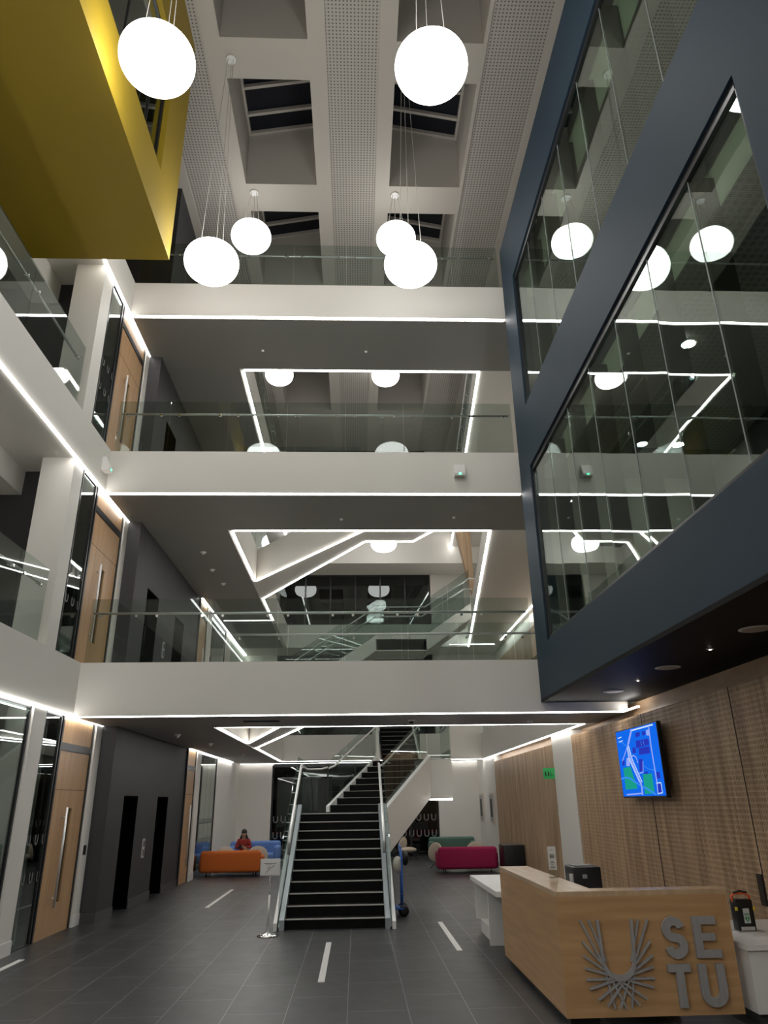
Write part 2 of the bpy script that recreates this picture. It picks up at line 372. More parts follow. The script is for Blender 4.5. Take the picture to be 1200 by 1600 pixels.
def u_mesh(mb, cx, cz, s, plane, off):
    # a small rounded U: plane 'x' -> lies in y,z at x=off ; plane 'y' -> lies in x,z at y=off
    pts = [(-.5*s, .7*s)]+[(-.5*s*math.cos(a), -.25*s-.5*s*math.sin(a)) for a in [math.pi*k/8 for k in range(9)]]+[(.5*s, .7*s)]
    w = .13*s
    for (a, b) in zip(pts, pts[1:]):
        d = Vector((b[0]-a[0], b[1]-a[1])).normalized(); n = Vector((-d.y, d.x))*w
        q = [(a[0]+n.x, a[1]+n.y), (a[0]-n.x, a[1]-n.y), (b[0]-n.x, b[1]-n.y), (b[0]+n.x, b[1]+n.y)]
        mb.prism([(cx+p, cz+r) for p, r in q], off, off+.002, plane)
def glazed_panel(num, y0, y1, z0, z1, lab, decals=(), xg=XL-.03, panes=1):
    t = thing('window_%d' % num, (xg, (y0+y1)/2, z0), lab, 'glass partition', kind='structure')
    f = MB(); f.box(xg-.04, xg+.01, y0, y0+.035, z0, z1).box(xg-.04, xg+.01, y1-.035, y1, z0, z1).box(xg-.04, xg+.01, y0, y1, z1-.05, z1).box(xg-.04, xg+.01, y0, y1, z0, z0+.02)
    f.build('window_frame', m_blackfr, t)
    for k in range(panes):
        a = y0+.035+(y1-y0-.07)*k/panes; b = y0+.035+(y1-y0-.07)*(k+1)/panes-.006
        B(xg-.02, xg-.008, a, b, z0+.02, z1-.05).build('pane', m_room_glass, t)
    if decals:
        d = MB()
        for zz in (z0+1.33, z0+.85):
            y = y0+.06
            while y < y1-.04: u_mesh(d, y+.05, zz, .085, 'x', xg+.0); y += .25
        d.build('frosted_mark', m_decal, t)
def office_door(num, y0, y1, z0, z1, lab, x=XL-.03):
    t = thing('door_%d' % num, (x, (y0+y1)/2, z0), lab, 'door', kind='structure')
    f = MB(); f.box(x-.1, x+.012, y0-.05, y0, z0, z1).box(x-.1, x+.012, y1, y1+.05, z0, z1).box(x-.1, x+.012, y0, y1, z0+2.55, z0+2.66)
    f.build('door_frame', m_blackfr, t)
    B(x-.05, x-.005, y0, y1, z0+2.66, z1).build('overpanel', m_oak, t)
    sy0, sy1 = y0+.70, y0+.83
    p = MB(); p.box(x-.05, x-.005, y0+.005, sy0, z0, z0+2.545).box(x-.05, x-.005, sy1, y1-.005, z0, z0+2.545)
    p.box(x-.05, x-.005, sy0, sy1, z0, z0+.42).box(x-.05, x-.005, sy0, sy1, z0+1.72, z0+2.545)
    d = p.build('door_leaf', m_oak, t)
    q = MB(); q.box(x-.0045, x-.003, y0+.005, y1-.005, z0+1.985, z0+1.992); q.build('joint_line', m_slatback, t)
    B(x-.035, x-.028, sy0, sy1, z0+.42, z0+1.72).build('vision_panel', m_room_glass, d)
    h = MB(); h.tube([(x+.06, y0+.46, z0+.38), (x+.06, y0+.46, z0+1.74)], .018)
    for zz in (z0+.5, z0+1.6): h.tube([(x-.005, y0+.46, zz), (x+.06, y0+.46, zz)], .01)
    h.build('door_handle', m_steel, d)
k = 20
names3 = ['ground floor', 'first floor', 'second floor']
for i, (z0, z1) in enumerate(((0, 3.06), (3.9, 6.9), (7.72, 10.72))):
    glazed_panel(k+i, 10.86, 11.50, z0, z1, f'narrow dark glass pane with frosted marks beside the oak door, {names3[i]}', (1,))
    office_door(1+i, 11.60, 12.90 if i == 0 else 12.98, z0, z1, f"tall oak door with long vertical pull handle, {names3[i]}")
    office_door(5+i, 18.96, 19.86, z0, z1, f'oak door beyond the lift core, {names3[i]}', -4.17)
    glazed_panel(30+i, 20.42, 23.1, z0, z1, f'rear glass wall of the left rooms, {names3[i]}', (1,), panes=4, xg=-4.20)
    st('wall_left', B(-4.6, -4.17, 23.1, 27.2, z0, z1), m_white, f'white wall strip beyond the rear glass, {names3[i]}', 'wall')
glazed_panel(40, -7.9, 10.36, 0, 3.06, 'large ground floor glass wall at the left edge', (), panes=5)
mb = MB()
for cy_ in (12.95, 13.0): pass
tag(B(-4.44, -4.42, 13.06, 13.14, 1.02, 1.16).build('card_reader', m_black), 'small black card reader on the white pier by the oak door', 'card reader')
# ground floor room behind the left glass
st('wall_back', B(-8.5, -4.7, 11.52, 11.56, 0, 3.06), m_white, 'pale cross wall inside the ground floor left room', 'wall')
st('wall_left', B(-8.5, -5.5, 18.92, 18.96, 0, 3.06), m_white, 'pale cross wall inside the rear left room', 'wall')
st('wall_left', B(-8.5, -4.75, 24.3, 24.35, 0, 3.06), m_white, 'pale end wall inside the rear left room', 'wall')
# lounge bulkheads and dropped ceilings at first and second floor
for i, (zs, lab) in enumerate(((6.90, 'first floor'), (10.72, 'second floor'))):
    st('trim_2', B(-5.95, -5.47, -8, 10.98, zs-.42, zs), m_white, f'white bulkhead beam along the {lab} lounge ceiling', 'trim')
    st('ceiling', B(-8.5, -5.95, -8, 10.98, zs-.10, zs-.02), noisy('ceiling_tile', (.16, .14, .12), (.19, .17, .15), .8, (.8, .8, .8)), f'grey tiled ceiling deep in the {lab} lounge', 'ceiling')

# ---------------------------------------------------------------- rear glazing
t = thing('window_50', (0, 27.25, 0), 'tall black glazed screen in the middle of the rear wall', 'glazing', kind='structure')
f = MB(); x0, x1 = -2.95, 2.86
for (za, zb) in ((0, 3.0), (3.9, 10.05), (11.5, 15.5)):
    for j in range(7):
        x = x0+(x1-x0)*j/6; f.box(x-.03, x+.03, 27.2, 27.28, za, zb)
    f.box(x0, x1, 27.2, 27.28, zb-.06, zb).box(x0, x1, 27.2, 27.28, za, za+.06)
f.build('window_frame', m_blackfr, t)
for (za, zb) in ((0, 3.0), (3.9, 10.05), (11.5, 15.5)):
    for j in range(6):
        a = x0+(x1-x0)*j/6+.03; b = x0+(x1-x0)*(j+1)/6-.03
        B(a, b, 27.22, 27.235, za+.06, zb-.06).build('pane', m_dark_glass, t)
d = MB()
for zz in (1.24, .73):
    x = x0+.15
    while x < x1-.1: u_mesh(d, x, zz, .14, 'y', 27.21); x += .262
d.build('frosted_mark', m_decal, t)
st('wall_back', B(-3.1, 3.0, 27.5, 27.6, 0, 15.6), m_black, 'darkness behind the rear glazing', 'wall')

# ================================================================== BLUE PROJECTING BOX
m_fin = glass('fin_glass', (.16, .20, .22), .8)
m_joint = pm('silicone_joint', (.22, .24, .24), .5)
BX, BZ0 = 2.98, 3.20
t = thing('blue_box', (BX, 6, BZ0), 'slate blue projecting room box with slanting glazed openings on the right', 'projecting box', kind='structure')
mb = MB(); T = .24
mb.box(BX, BX+T, -7.9, 11.80, BZ0+.05, 4.06)          # lower band
mb.box(BX, BX+T, -7.9, 11.80, 7.08, 8.22)             # middle band
mb.box(BX, BX+T, -7.9, 11.80, 11.05, 12.35)           # top band
mb.box(BX, BX+T, 11.08, 11.80, 4.06, 7.08).box(BX, BX+T, 10.98, 11.80, 8.22, 11.05)
mb.box(BX, BX+T, 2.9, 3.90, 4.06, 7.08).box(BX, BX+T, .4, 1.2, 8.22, 11.05)
mb.box(BX+T, 4.3, 11.56, 11.80, BZ0+.05, 12.35)
mb.box(BX+T, 8, -7.9, 11.56, 12.15, 12.35)
mb.build('box_shell', m_blue, t)
B(BX, 4.62, -7.9, 11.80, BZ0, BZ0+.05).build('underside', m_blackwood, t)
for n_, (za, zb, ya, yb_, seams) in enumerate(((4.06, 7.08, 3.90, 11.08, [4.88, 5.89, 6.90, 7.92, 8.95, 10.0]), (8.22, 11.05, 1.2, 10.98, [1.9, 2.9, 3.9, 4.9, 5.9, 6.9, 7.92, 8.92, 9.95]))):
    f = MB(); f.box(BX+.03, BX+.10, ya, yb_, za, za+.05).box(BX+.03, BX+.10, ya, yb_, zb-.10, zb).box(BX+.03, BX+.10, ya, ya+.05, za, zb).box(BX+.03, BX+.10, yb_-.05, yb_, za, zb)
    f.build('glazing_frame', m_blackfr, t)
    ed = [ya+.05]+seams+[yb_-.05]
    for a, b in zip(ed, ed[1:]):
        dx = random.uniform(-.004, .004)
        MB().hexa([(BX+.055, a+.006, za+.05), (BX+.055+dx, b-.006, za+.05), (BX+.067+dx, b-.006, za+.05), (BX+.067, a+.006, za+.05)],
                  [(BX+.055-dx, a+.006, zb-.05), (BX+.055, b-.006, zb-.05), (BX+.067, b-.006, zb-.05), (BX+.067-dx, a+.006, zb-.05)]).build('pane', m_box_glass, t)
    for s_ in seams:
        B(BX+.05, BX+.056, s_-.006, s_+.006, za+.05, zb-.05).build('pane_joint', m_joint, t)
        B(BX+.08, BX+.30, s_-.012, s_+.012, za+.05, zb-.05).build('glass_fin', m_fin, t)
m_in = pm('room_grey_wall', (.74, .80, .69), .7); m_inc = perforated('room_perforated_ceiling', (.055, .057, .055), (.02, .02, .02), .09, .03)
st('floor', B(BX+T, 8, -7.9, 11.56, 3.9, 4.0), m_in, 'floor of the lower room in the blue box', 'floor')
st('floor', B(BX+T, 8, -7.9, 11.56, 7.6, 8.16), m_in, 'floor of the upper room in the blue box', 'floor')
for (zc, lab) in ((7.05, 'lower'), (11.0, 'upper')):
    st('ceiling', B(BX+T, 3.52, -7.9, 11.5, zc, zc+.08), m_in, f'pale ceiling margin along the glass of the {lab} blue box room', 'ceiling')
    st('ceiling', B(3.52, 8, -7.9, 11.5, zc-.0, zc+.08), m_inc, f'dark perforated ceiling of the {lab} blue box room', 'ceiling')
st('wall_back', B(BX+T, 8, 11.5, 11.56, 4.0, 12.1), pm('room_end_wall', (.16, .17, .155), .7), 'grey end wall of the blue box rooms', 'wall')
st('wall_front', B(6.2, 6.3, -7.9, 11.5, 4.0, 12.1), pm('room_dark_wall', (.05, .052, .05), .6), 'dark inner wall of the blue box rooms', 'wall')
# ================================================================== MUSTARD BOX
YX = -3.17
t = thing('mustard_box', (-4.3, 4, 10.3), 'mustard yellow projecting room box hanging at the top left', 'projecting box', kind='structure')
mb = MB()
mb.box(-5.45, YX, -7.9, 9.80, 10.3, 10.5)
mb.box(YX-.2, YX, -7.9, 9.8, 10.5, 11.28).box(YX-.2, YX, 8.83, 9.8, 11.28, 13.9).box(YX-.2, YX, -7.9, 9.8, 13.9, CZ).box(YX-.2, YX, -7.9, 2, 11.28, 13.9)
mb.box(-5.45, YX-.2, 9.6, 9.8, 10.5, CZ)
mb.box(-5.45, -5.3, -7.9, 9.6, 10.5, CZ)
mb.build('box_shell', m_yellow, t)
f = MB(); f.box(YX-.14, YX-.09, 2, 8.83, 11.28, 11.33).box(YX-.14, YX-.09, 2, 8.83, 13.85, 13.9).box(YX-.14, YX-.09, 8.78, 8.83, 11.3, 13.9)
for yy in (3.4, 4.6, 5.8, 7.0, 8.2): f.box(YX-.14, YX-.10, yy-.012, yy+.012, 11.3, 13.9)
f.build('glazing_frame', m_blackfr, t)
B(YX-.125, YX-.115, 2, 8.8, 11.3, 13.88).build('pane', m_room_glass, t)

# ================================================================== SLAT PANELS (right wall)
def slat_panel(y0, y1, x, zt, lab, pitch=.034, sw=.016, ribs=True, endcap=True, seams=()):
    t = thing('slat_panel', (x, (y0+y1)/2, 0), lab, 'wall panel', kind='structure')
    B(x+.03, 4.615, y0, y1, 0.0, zt).build('backing', m_slatback, t)
    mb = MB(); y = y0
    while y < y1-sw:
        mb.box(x, x+.03, y, y+sw, 0, zt); y += pitch
    mb.build('slat', m_slat, t)['kind'] = 'stuff'
    for s_ in seams: B(x-.001, x+.02, s_-.012, s_+.012, 0, zt).build('joint_gap', m_slatback, t)
    if ribs:
        mb = MB(); z = .05
        while z < zt-.03:
            mb.box(x+.003, x+.03, y0, y1, z, z+.022); z += .058
        mb.build('rib', m_slat, t)['kind'] = 'stuff'
    if endcap: B(x, 4.615, y0-.03, y0, 0, zt).build('end_board', m_oak, t)
slat_panel(16.53, 23.7, 4.30, 2.87, 'oak slat wall panel with a green sign at its near end', .09, .066, False)
slat_panel(1.5, 14.93, 4.30, 2.93, 'long fluted oak slat wall behind the reception desk and screen', seams=(8.35, 11.1))
tag(B(4.285, 4.30, 8.36, 8.46, .68, .98).build('recessed_pull', m_slatback), 'long dark recessed pull in the slat wall at the right edge', 'handle')
column(4.3, 4.6, 14.98, 16.46, 0, 3.05, 'white wall strip between the two oak slat panels')

# ================================================================== LED STRIPS
def led(name_pts, lab, w=.05, h=.013, group=None):
    """name_pts: list of (p, q) segments on one straight line at soffit height"""
    mb = MB()
    for p, q in name_pts:
        p, q = Vector(p), Vector(q); d = (q-p).normalized(); n = Vector((-d.y, d.x, 0))*w/2
        b = [p-n, q-n, q+n, p+n]
        mb.hexa([v-Vector((0, 0, h)) for v in b], b)
    o = mb.build('led_strip', m_led)
    tag(o, lab, 'strip light', group); return o
for i, (z0, z1) in enumerate(LEV):
    w = side_words[i]; z = z0
    led([((XL+.0, YB+.035, z), ((4.35, 2.97, 2.97)[i], YB+.035, z))], f'straight white light strip along the front underside of the {w} walkway')
    ys0 = -7.9 if i < 2 else 9.82
    led([((XL-.005, ys0, z), (XL-.005, (13.27, 13.27, 13.27)[i], z))], f'long light strip along the left gallery soffit under the {w}')
    xr = [4.2, 2.76, 2.77][i]
    led([((-2.5, YF-.03, z), (xr, YF-.03, z))], f'light strip on the near edge of the void under the {w}')
led([((-2.53, YF+.01, 3.06), (-2.53, 17.6, 3.06))], 'short oblique light strip, near left edge of the ground floor ceiling void')
led([((-2.53, 19.1, 3.06), (-2.53, YR, 3.06))], 'light strip on the left edge of the ceiling void beyond the narrow bridge')
led([((-2.53, YR+.03, 3.06), (4.3, YR+.03, 3.06))], 'light strip across the far edge of the ground floor ceiling void')
led([((4.25, YF+.01, 3.06), (4.33, YR, 3.06))], 'light strip along the right gallery edge above the oak slat panel')
led([((4.32, YB, 3.06), (4.32, 11.2, 3.06))], 'short light strip stub meeting the underside of the blue box')
led([((-4.13, 18.95, 3.06), (-4.13, 25.6, 3.06))], 'light strip above the rear glass wall on the ground floor')
led([((-4.1, 27.1, 3.06), (4.3, 27.1, 3.06))], 'thin light strip at the top of the rear wall over the sofas', .012, .008)
a, b, c, d = [Vector((*p, 3.06)) for p in d1]
led([(a, b)], 'front light strip on the narrow diagonal bridge', .034); led([(d, c)], 'rear light strip on the narrow diagonal bridge', .034)
P_ = [Vector((*p, 6.9)) for p in d2]
led([(P_[0], P_[1])], 'front light strip on the wide diagonal bridge', .034); led([(P_[5], P_[4])], 'rear light strip on the wide diagonal bridge', .034)
led([(P_[4], P_[3])], 'short straight light strip on the far side of the wide diagonal bridge', .034)
led([(P_[3], P_[2])], 'short angled light strip at the right end of the wide diagonal bridge', .034)
led([((-2.53, YF+.01, 6.9), (-2.53, 17.35, 6.9))], 'left edge light strip before the wide diagonal bridge')
led([((-2.53, 18.98, 6.9), (-2.53, 21.5, 6.9))], 'left edge light strip beyond the wide diagonal bridge')
led([((2.74, YF+.02, 6.9), (4.03, YR, 6.9))], 'long raked light strip on the right edge of the second floor void')
led([((-4.0, 21.5, 6.9), (-2.5, 21.5, 6.9))], 'short light strip across the left gallery soffit under the second floor')
led([((-4.13, 18.9, 6.9), (-4.13, 27.1, 6.9))], 'light strip above the rear glass wall on the first floor')
led([((5.05, 16.5, 6.9), (5.0, 24.6, 6.9))], 'light strip along the far right wall over the first floor gallery')
led([((3.3, 25.3, 6.9), (4.9, 25.3, 6.9))], 'light strip across the rear right soffit of the first floor')
led([((-2.53, YF+.01, 10.72), (-2.53, YR, 10.72))], 'long light strip on the left edge of the third floor void')
led([((2.75, YF+.02, 10.72), (3.58, YR, 10.72))], 'long light strip on the right edge of the third floor void')
led([((-4.53, -7.9, 3.0), (-4.53, 10.3, 3.0))], 'thin light strip inside the ground floor glass wall', .02)

# ================================================================== PENDANTS
def pendant():
    t = thing('pendant_lamp', (0, 0, 0), '', 'pendant lamp', 'flattened opal globe pendants')
    prof = []
    for k in range(0, 25):
        a = -math.pi/2+math.pi*k/24
        r = .465*max(math.cos(a), .0)**.62; prof.append((max(r, .01), .30*math.sin(a)))
    globe = MB().lathe((0, 0, 0), prof, 48).build('globe', m_globe, t)
    return t, globe
def cords(t, L, lab):
    MB().lathe((0, 0, L-.05) if 0 else (wloc(t).x, wloc(t).y, CZ-.05), [(.09, 0), (.10, .01), (.10, .05)], 24).build('canopy', m_trim, t)
    for k in range(3):
        a = R(90+120*k); w0 = wloc(t)
        MB().tube([(w0.x+.22*math.cos(a), w0.y+.22*math.sin(a), w0.z+.24), (w0.x+.06*math.cos(a), w0.y+.06*math.sin(a), CZ-.04)], .005, 6).build('cord', m_nose, t)
proto = None; dimmed = []; low = []
PL = [(-2.50, 6.33, 10.42, 'large glowing globe pendant in front of the mustard box'),
      (.95, 6.36, 10.45, 'large glowing globe pendant at the top centre below a skylight'),
      (-2.50, 9.98, 10.42, 'glowing globe pendant in front of the third floor walkway, left'),
      (.95, 10.10, 10.53, 'glowing globe pendant in front of the third floor walkway, right'),
      (-2.48, 13.35, 14.12, 'high glowing globe pendant behind the third floor glass, left'),
      (.93, 13.35, 14.12, 'high glowing globe pendant partly behind a nearer globe'),
      (-2.58, 20.64, 15.02, 'small globe pendant seen through the third floor void, left'),
      (.97, 20.64, 15.02, 'small globe pendant seen through the third floor void, right'),
      (-2.2, 24.2, 10.32, 'globe pendant half hidden behind the wide diagonal bridge, left'),
      (.97, 24.2, 10.32, 'globe pendant just under the wide diagonal bridge, centre'),
      (-2.50, 2.75, 10.42, 'added unseen globe pendant on the left above and behind the viewer'),  # unseen pair carrying on the rows, added to brighten the hall
      (.95, 2.75, 10.45, 'added unseen globe pendant on the right above and behind the viewer'),
      (-2.90, -1.6, 4.7, 'added unseen low globe pendant over the entrance behind the viewer, left'),  # three low unseen lamps added to light the desk and walkway edges
      (-3.30, 1.1, 4.7, 'added unseen low globe pendant over the entrance beside the viewer, far left'),
      (2.10, -1.6, 4.7, 'added unseen low globe pendant over the entrance behind the viewer, right'),
      (-2.50, -.85, 10.42, 'added unseen rearmost globe pendant on the left behind the viewer'),  # further unseen pair, also added for brightness
      (.95, -.85, 10.45, 'added unseen rearmost globe pendant on the right behind the viewer')]
for (x, y, z, lab) in PL:
    if proto is None:
        proto, globe0 = pendant(); o = proto; o.location = (x, y, z); o['label'] = lab
    else:
        o = bpy.data.objects.new('pendant_lamp', None); COL.objects.link(o); o.location = (x, y, z); tag(o, lab, 'pendant lamp', 'flattened opal globe pendants')
        g = globe0.copy(); COL.objects.link(g); g.parent = o
        if z > 12 or y > 20:
            if not dimmed: dimmed.append(globe0.data.copy()); dimmed[0].materials.clear(); dimmed[0].materials.append(m_globe_dim)
            g.data = dimmed[0]
        if z < 6:
            if not low: low.append(globe0.data.copy()); low[0].materials.clear(); low[0].materials.append(m_globe_low)
            g.data = low[0]
    todo = (o, z, lab)
    cords(o, CZ-z, lab)

# ================================================================== BALUSTRADES
def balustrade(p, q, z, lab, pitch=1.09, hgt=1.07, railz=.84, side=1, rail=True, brk=2, first=None):
    p, q = Vector((*p, 0)), Vector((*q, 0)); L = (q-p).length; d = (q-p)/L; n = Vector((-d.y, d.x, 0))*side
    t = thing('glass_balustrade', tuple((p+q)/2+Vector((0, 0, z))), lab, 'balustrade')
    s = 0; cuts = [0]
    s = first if first else pitch
    while s < L-.05: cuts.append(s); s += pitch
    cuts.append(L)
    for a, b in zip(cuts, cuts[1:]):
        A, Bp = p+d*(a+.006), p+d*(b-.006); w = n*.008
        MB().hexa([v+Vector((0, 0, z)) for v in (A-w, Bp-w, Bp+w, A+w)], [v+Vector((0, 0, z+hgt)) for v in (A-w, Bp-w, Bp+w, A+w)]).build('glass_panel', m_rail_glass, t)
    if rail:
        o_ = n*.07+Vector((0, 0, z+railz))
        r = MB().tube([p+o_+d*.04, q+o_-d*.04], .021, 12).build('handrail', m_steel, t)
        for a, b in zip(cuts, cuts[1:]):
            for s in ((a+.17, b-.17) if b-a > .6 else ((a+b)/2,)):
                c = p+d*s
                m_ = MB(); m_.tube([c+n*.01+Vector((0, 0, z+railz-.06)), c+n*.07+Vector((0, 0, z+railz-.05)), c+o_], .008, 8)
                m_.tube([c-n*.02+Vector((0, 0, z+railz-.06)), c+n*.022+Vector((0, 0, z+railz-.06))], .022, 12)
                m_.build('rail_bracket', m_chrome, t)
    return t
YG = YB+.06
balustrade((XL+.02, YG), (2.94, YG), 3.90, 'glass balustrade with steel rail on the front of the first floor walkway', first=.93)
balustrade((XL+.02, YG), (2.94, YG), 7.72, 'glass balustrade with steel rail on the front of the second floor walkway', first=.95)
balustrade((XL+.02, YG), (2.94, YG), 11.5, 'glass balustrade with steel rail on the front of the third floor walkway', first=.95)
balustrade((-2.4, YF-.06), (4.15, YF-.06), 3.90, 'rear glass balustrade of the first floor walkway', side=-1)
balustrade((-2.4, YF-.06), (.1, YF-.06), 7.72, 'rear glass balustrade of the second floor walkway', side=-1, rail=False)
balustrade((XL-.04, .5), (XL-.04, 10.22), 3.90, 'left gallery glass balustrade on the first floor', side=1, pitch=2.2)
balustrade((XL-.04, .5), (XL-.04, 10.20), 7.72, 'left gallery glass balustrade on the second floor', side=1, pitch=1.95, first=1.9)
balustrade((-2.55, YF+.1), (-2.55, YR-.2), 7.72, 'glass balustrade on the left edge of the second floor void', rail=False)
balustrade((-2.55, YF+.1), (-2.55, YR-.2), 11.5, 'glass balustrade on the left edge of the third floor void', rail=True)
balustrade((2.85, YF+.1), (3.65, YR-.2), 11.5, 'glass balustrade on the right edge of the third floor void', rail=True)
balustrade((-2.4, YR+.08), (3.0, YR+.08), 3.90, 'rear gallery glass balustrade on the first floor', side=-1)
balustrade((-2.4, YR+.08), (3.0, YR+.08), 11.5, 'rear gallery glass balustrade on the third floor', side=-1)
balustrade((4.3, YF+.1), (4.38, YR), 3.90, 'right gallery glass balustrade on the first floor', rail=True)

# ================================================================== MAIN STAIRCASE
RS, TR, NOSE = .142, .28, .015
t = thing('staircase', (-.32, 12.3, 0), 'open black-stepped staircase with white stringers and glass sides', 'staircase')
X0, X1, Y0 = -1.07, .43, 12.30
ZL = RS*11; YL = Y0+10*TR
def flight(t, org, az, n, w, z0, lead=True, thick=.12, nos=True):
    """steps climbing from org (left front corner), direction az (rad from +Y to +X), width w"""
    d = Vector((math.sin(az), math.cos(az), 0)); n_ = Vector((d.y, -d.x, 0)); o = Vector((org[0], org[1], 0))
    body = MB(); noses = []
    for i in range(n):
        a = o+d*(TR*i); b = o+d*(TR*(i+1)+.02); z1 = z0+RS*(i+1); zb = max(z0+RS*i-.10, 0.0)
        body.hexa([v+Vector((0, 0, zb)) for v in (a, b, b+n_*w, a+n_*w)], [v+Vector((0, 0, z1-.004)) for v in (a, b, b+n_*w, a+n_*w)])
        e = a-d*.012; g = a+d*.02
        noses.append(MB().hexa([v+Vector((0, 0, z1-NOSE)) for v in (e, g, g+n_*w, e+n_*w)], [v+Vector((0, 0, z1)) for v in (e, g, g+n_*w, e+n_*w)]))
    body.build('steps', m_step, t)
    for q in noses: q.build('nosing', m_nose, t)
    return d, n_
flight(t, (X0, Y0), 0, 11, X1-X0, 0)
B(X0-.02, X1+.02, YL+.2, 16.6, ZL-.30, ZL-.004).build('landing', m_step, t)
SLP = RS/TR
def stringer(t, x0, x1, m, name, top=.16, bot=-.34, y_end=YL+.2):
    pts = []
    ya, yb_ = Y0-.12, y_end
    zt = lambda y: max((y-Y0)*SLP+RS, 0)+top
    zb = lambda y: max((y-Y0)*SLP+RS+bot, 0)
    pts = [(ya, 0), (Y0+.35, 0), (yb_, zb(yb_)), (yb_, zt(yb_)), (ya, zt(ya)-.0)]
    MB().prism(pts, x0, x1, 'x').build(name, m, t)
for sx in (-1, 1):
    xa = X0 if sx < 0 else X1
    ch = sorted((xa, xa+sx*.075)); wh = sorted((xa+sx*.105, xa+sx*.16)); gp = sorted((xa+sx*.082, xa+sx*.098))
    stringer(t, ch[0], ch[1], m_greym, 'side_channel', .06, -.2)
    stringer(t, wh[0], wh[1], m_trim, 'stringer', .02, -.34, 16.6 if 0 else YL+.25)
    # glass panels of flight 1
    n = 3; ya, yb_ = Y0-.05, YL+.1
    for k_ in range(n):
        a = ya+(yb_-ya)*k_/n+.01; b = ya+(yb_-ya)*(k_+1)/n-.01
        z = lambda y, h: max((y-Y0)*SLP+RS, .05)+h
        MB().prism([(a, z(a, -.1)), (b, z(b, -.1)), (b, z(b, .98)), (a, z(a, .98))], gp[0], gp[1], 'x').build('glass_panel', m_rail_glass, t)
    rx = xa+sx*.02
    zr = lambda y: (y-Y0)*SLP+RS+.84
    r = MB(); r.tube([(rx, Y0+.55, zr(Y0+.55)-.28), (rx, Y0+.55, zr(Y0+.55)-.05), (rx, Y0+.62, zr(Y0+.62)), (rx, YL+.1, zr(YL+.1)), (rx, YL+.35, zr(YL+.1)+.02)], .024, 12)
    r.build('handrail', m_steel, t)
    for yy in (12.95, 13.35, 13.9, 14.3, 14.8, 15.1):
        m_ = MB(); m_.tube([(rx, yy, zr(yy)), (rx, yy, zr(yy)-.07), (rx+sx*.08, yy, zr(yy)-.07)], .008, 8); m_.build('rail_bracket', m_chrome, t)
# landing edge fascias + landing glass (left and back)
B(X0-.16, X0-.10, YL+.2, 16.65, ZL-.34, ZL+.03).build('stringer', m_trim, t)
B(X1+.10, X1+.16, YL+.2, 16.5, ZL-.34, ZL+.03).build('stringer', m_trim, t)
for (a, b) in ((15.35, 15.98), (16.0, 16.6)): B(X0-.098, X0-.082, a, b, ZL, ZL+1.05).build('glass_panel', m_rail_glass, t)
B(X0-.09, X0+.25, 16.61, 16.63, ZL, ZL+1.05).build('glass_panel', m_rail_glass, t)
MB().tube([(X0-.0, 15.3, ZL+.86), (X0, 16.5, ZL+.86), (X0+.3, 16.55, ZL+.86), (-.62, 16.6, ZL+.9)], .022, 10).build('handrail', m_steel, t)
# flight 2, turned 30 degrees
AZ = R(30); W2 = 1.46
Rr = Vector((.62, 16.5, 0)); dd = Vector((math.sin(AZ), math.cos(AZ), 0)); nn = Vector((dd.y, -dd.x, 0)); Ll = Rr-nn*W2
MB().prism([(X0, 16.3), (X1, 16.3), (Rr.x, Rr.y), (Ll.x, Ll.y)], ZL-.30, ZL-.004).build('landing', m_step, t)
NOSE = .007
flight(t, (Ll.x+nn.x*.06, Ll.y+nn.y*.06), AZ, 8, W2-.12, ZL)
Z2 = ZL+8*RS; L2 = 8*TR
def obl(p, d, n_, s0, s1, z0a, z0b, z1a, z1b, w):
    """slab along direction d from s0 to s1, bottom z0a->z0b, top z1a->z1b, thickness w along n_"""
    A, C = p+d*s0, p+d*s1; k_ = n_*w
    return MB().hexa([A+Vector((0, 0, z0a)), C+Vector((0, 0, z0b)), C+k_+Vector((0, 0, z0b)), A+k_+Vector((0, 0, z0a))],
                     [A+Vector((0, 0, z1a)), C+Vector((0, 0, z1b)), C+k_+Vector((0, 0, z1b)), A+k_+Vector((0, 0, z1a))])
obl(Rr, dd, nn, -.05, L2, ZL-.85, ZL-.85+L2*SLP, ZL+.04, ZL+.04+L2*SLP, .06).build('stringer', m_white, t)
obl(Rr-nn*.03, dd, nn, -.05, L2, ZL+.035, ZL+.035+L2*SLP, ZL+.075, ZL+.075+L2*SLP, .10).build('stringer_cap', m_trim, t)
obl(Ll, dd, nn, -.05, L2, ZL-.35, ZL-.35+L2*SLP, ZL+.12, ZL+.12+L2*SLP, .08).build('stringer', m_trim, t)
obl(Ll+nn*.06, dd, nn, 0, L2, ZL-.45, ZL-.45+L2*SLP, ZL-.40, ZL-.40+L2*SLP, W2-.06).build('flight_soffit', m_white, t)
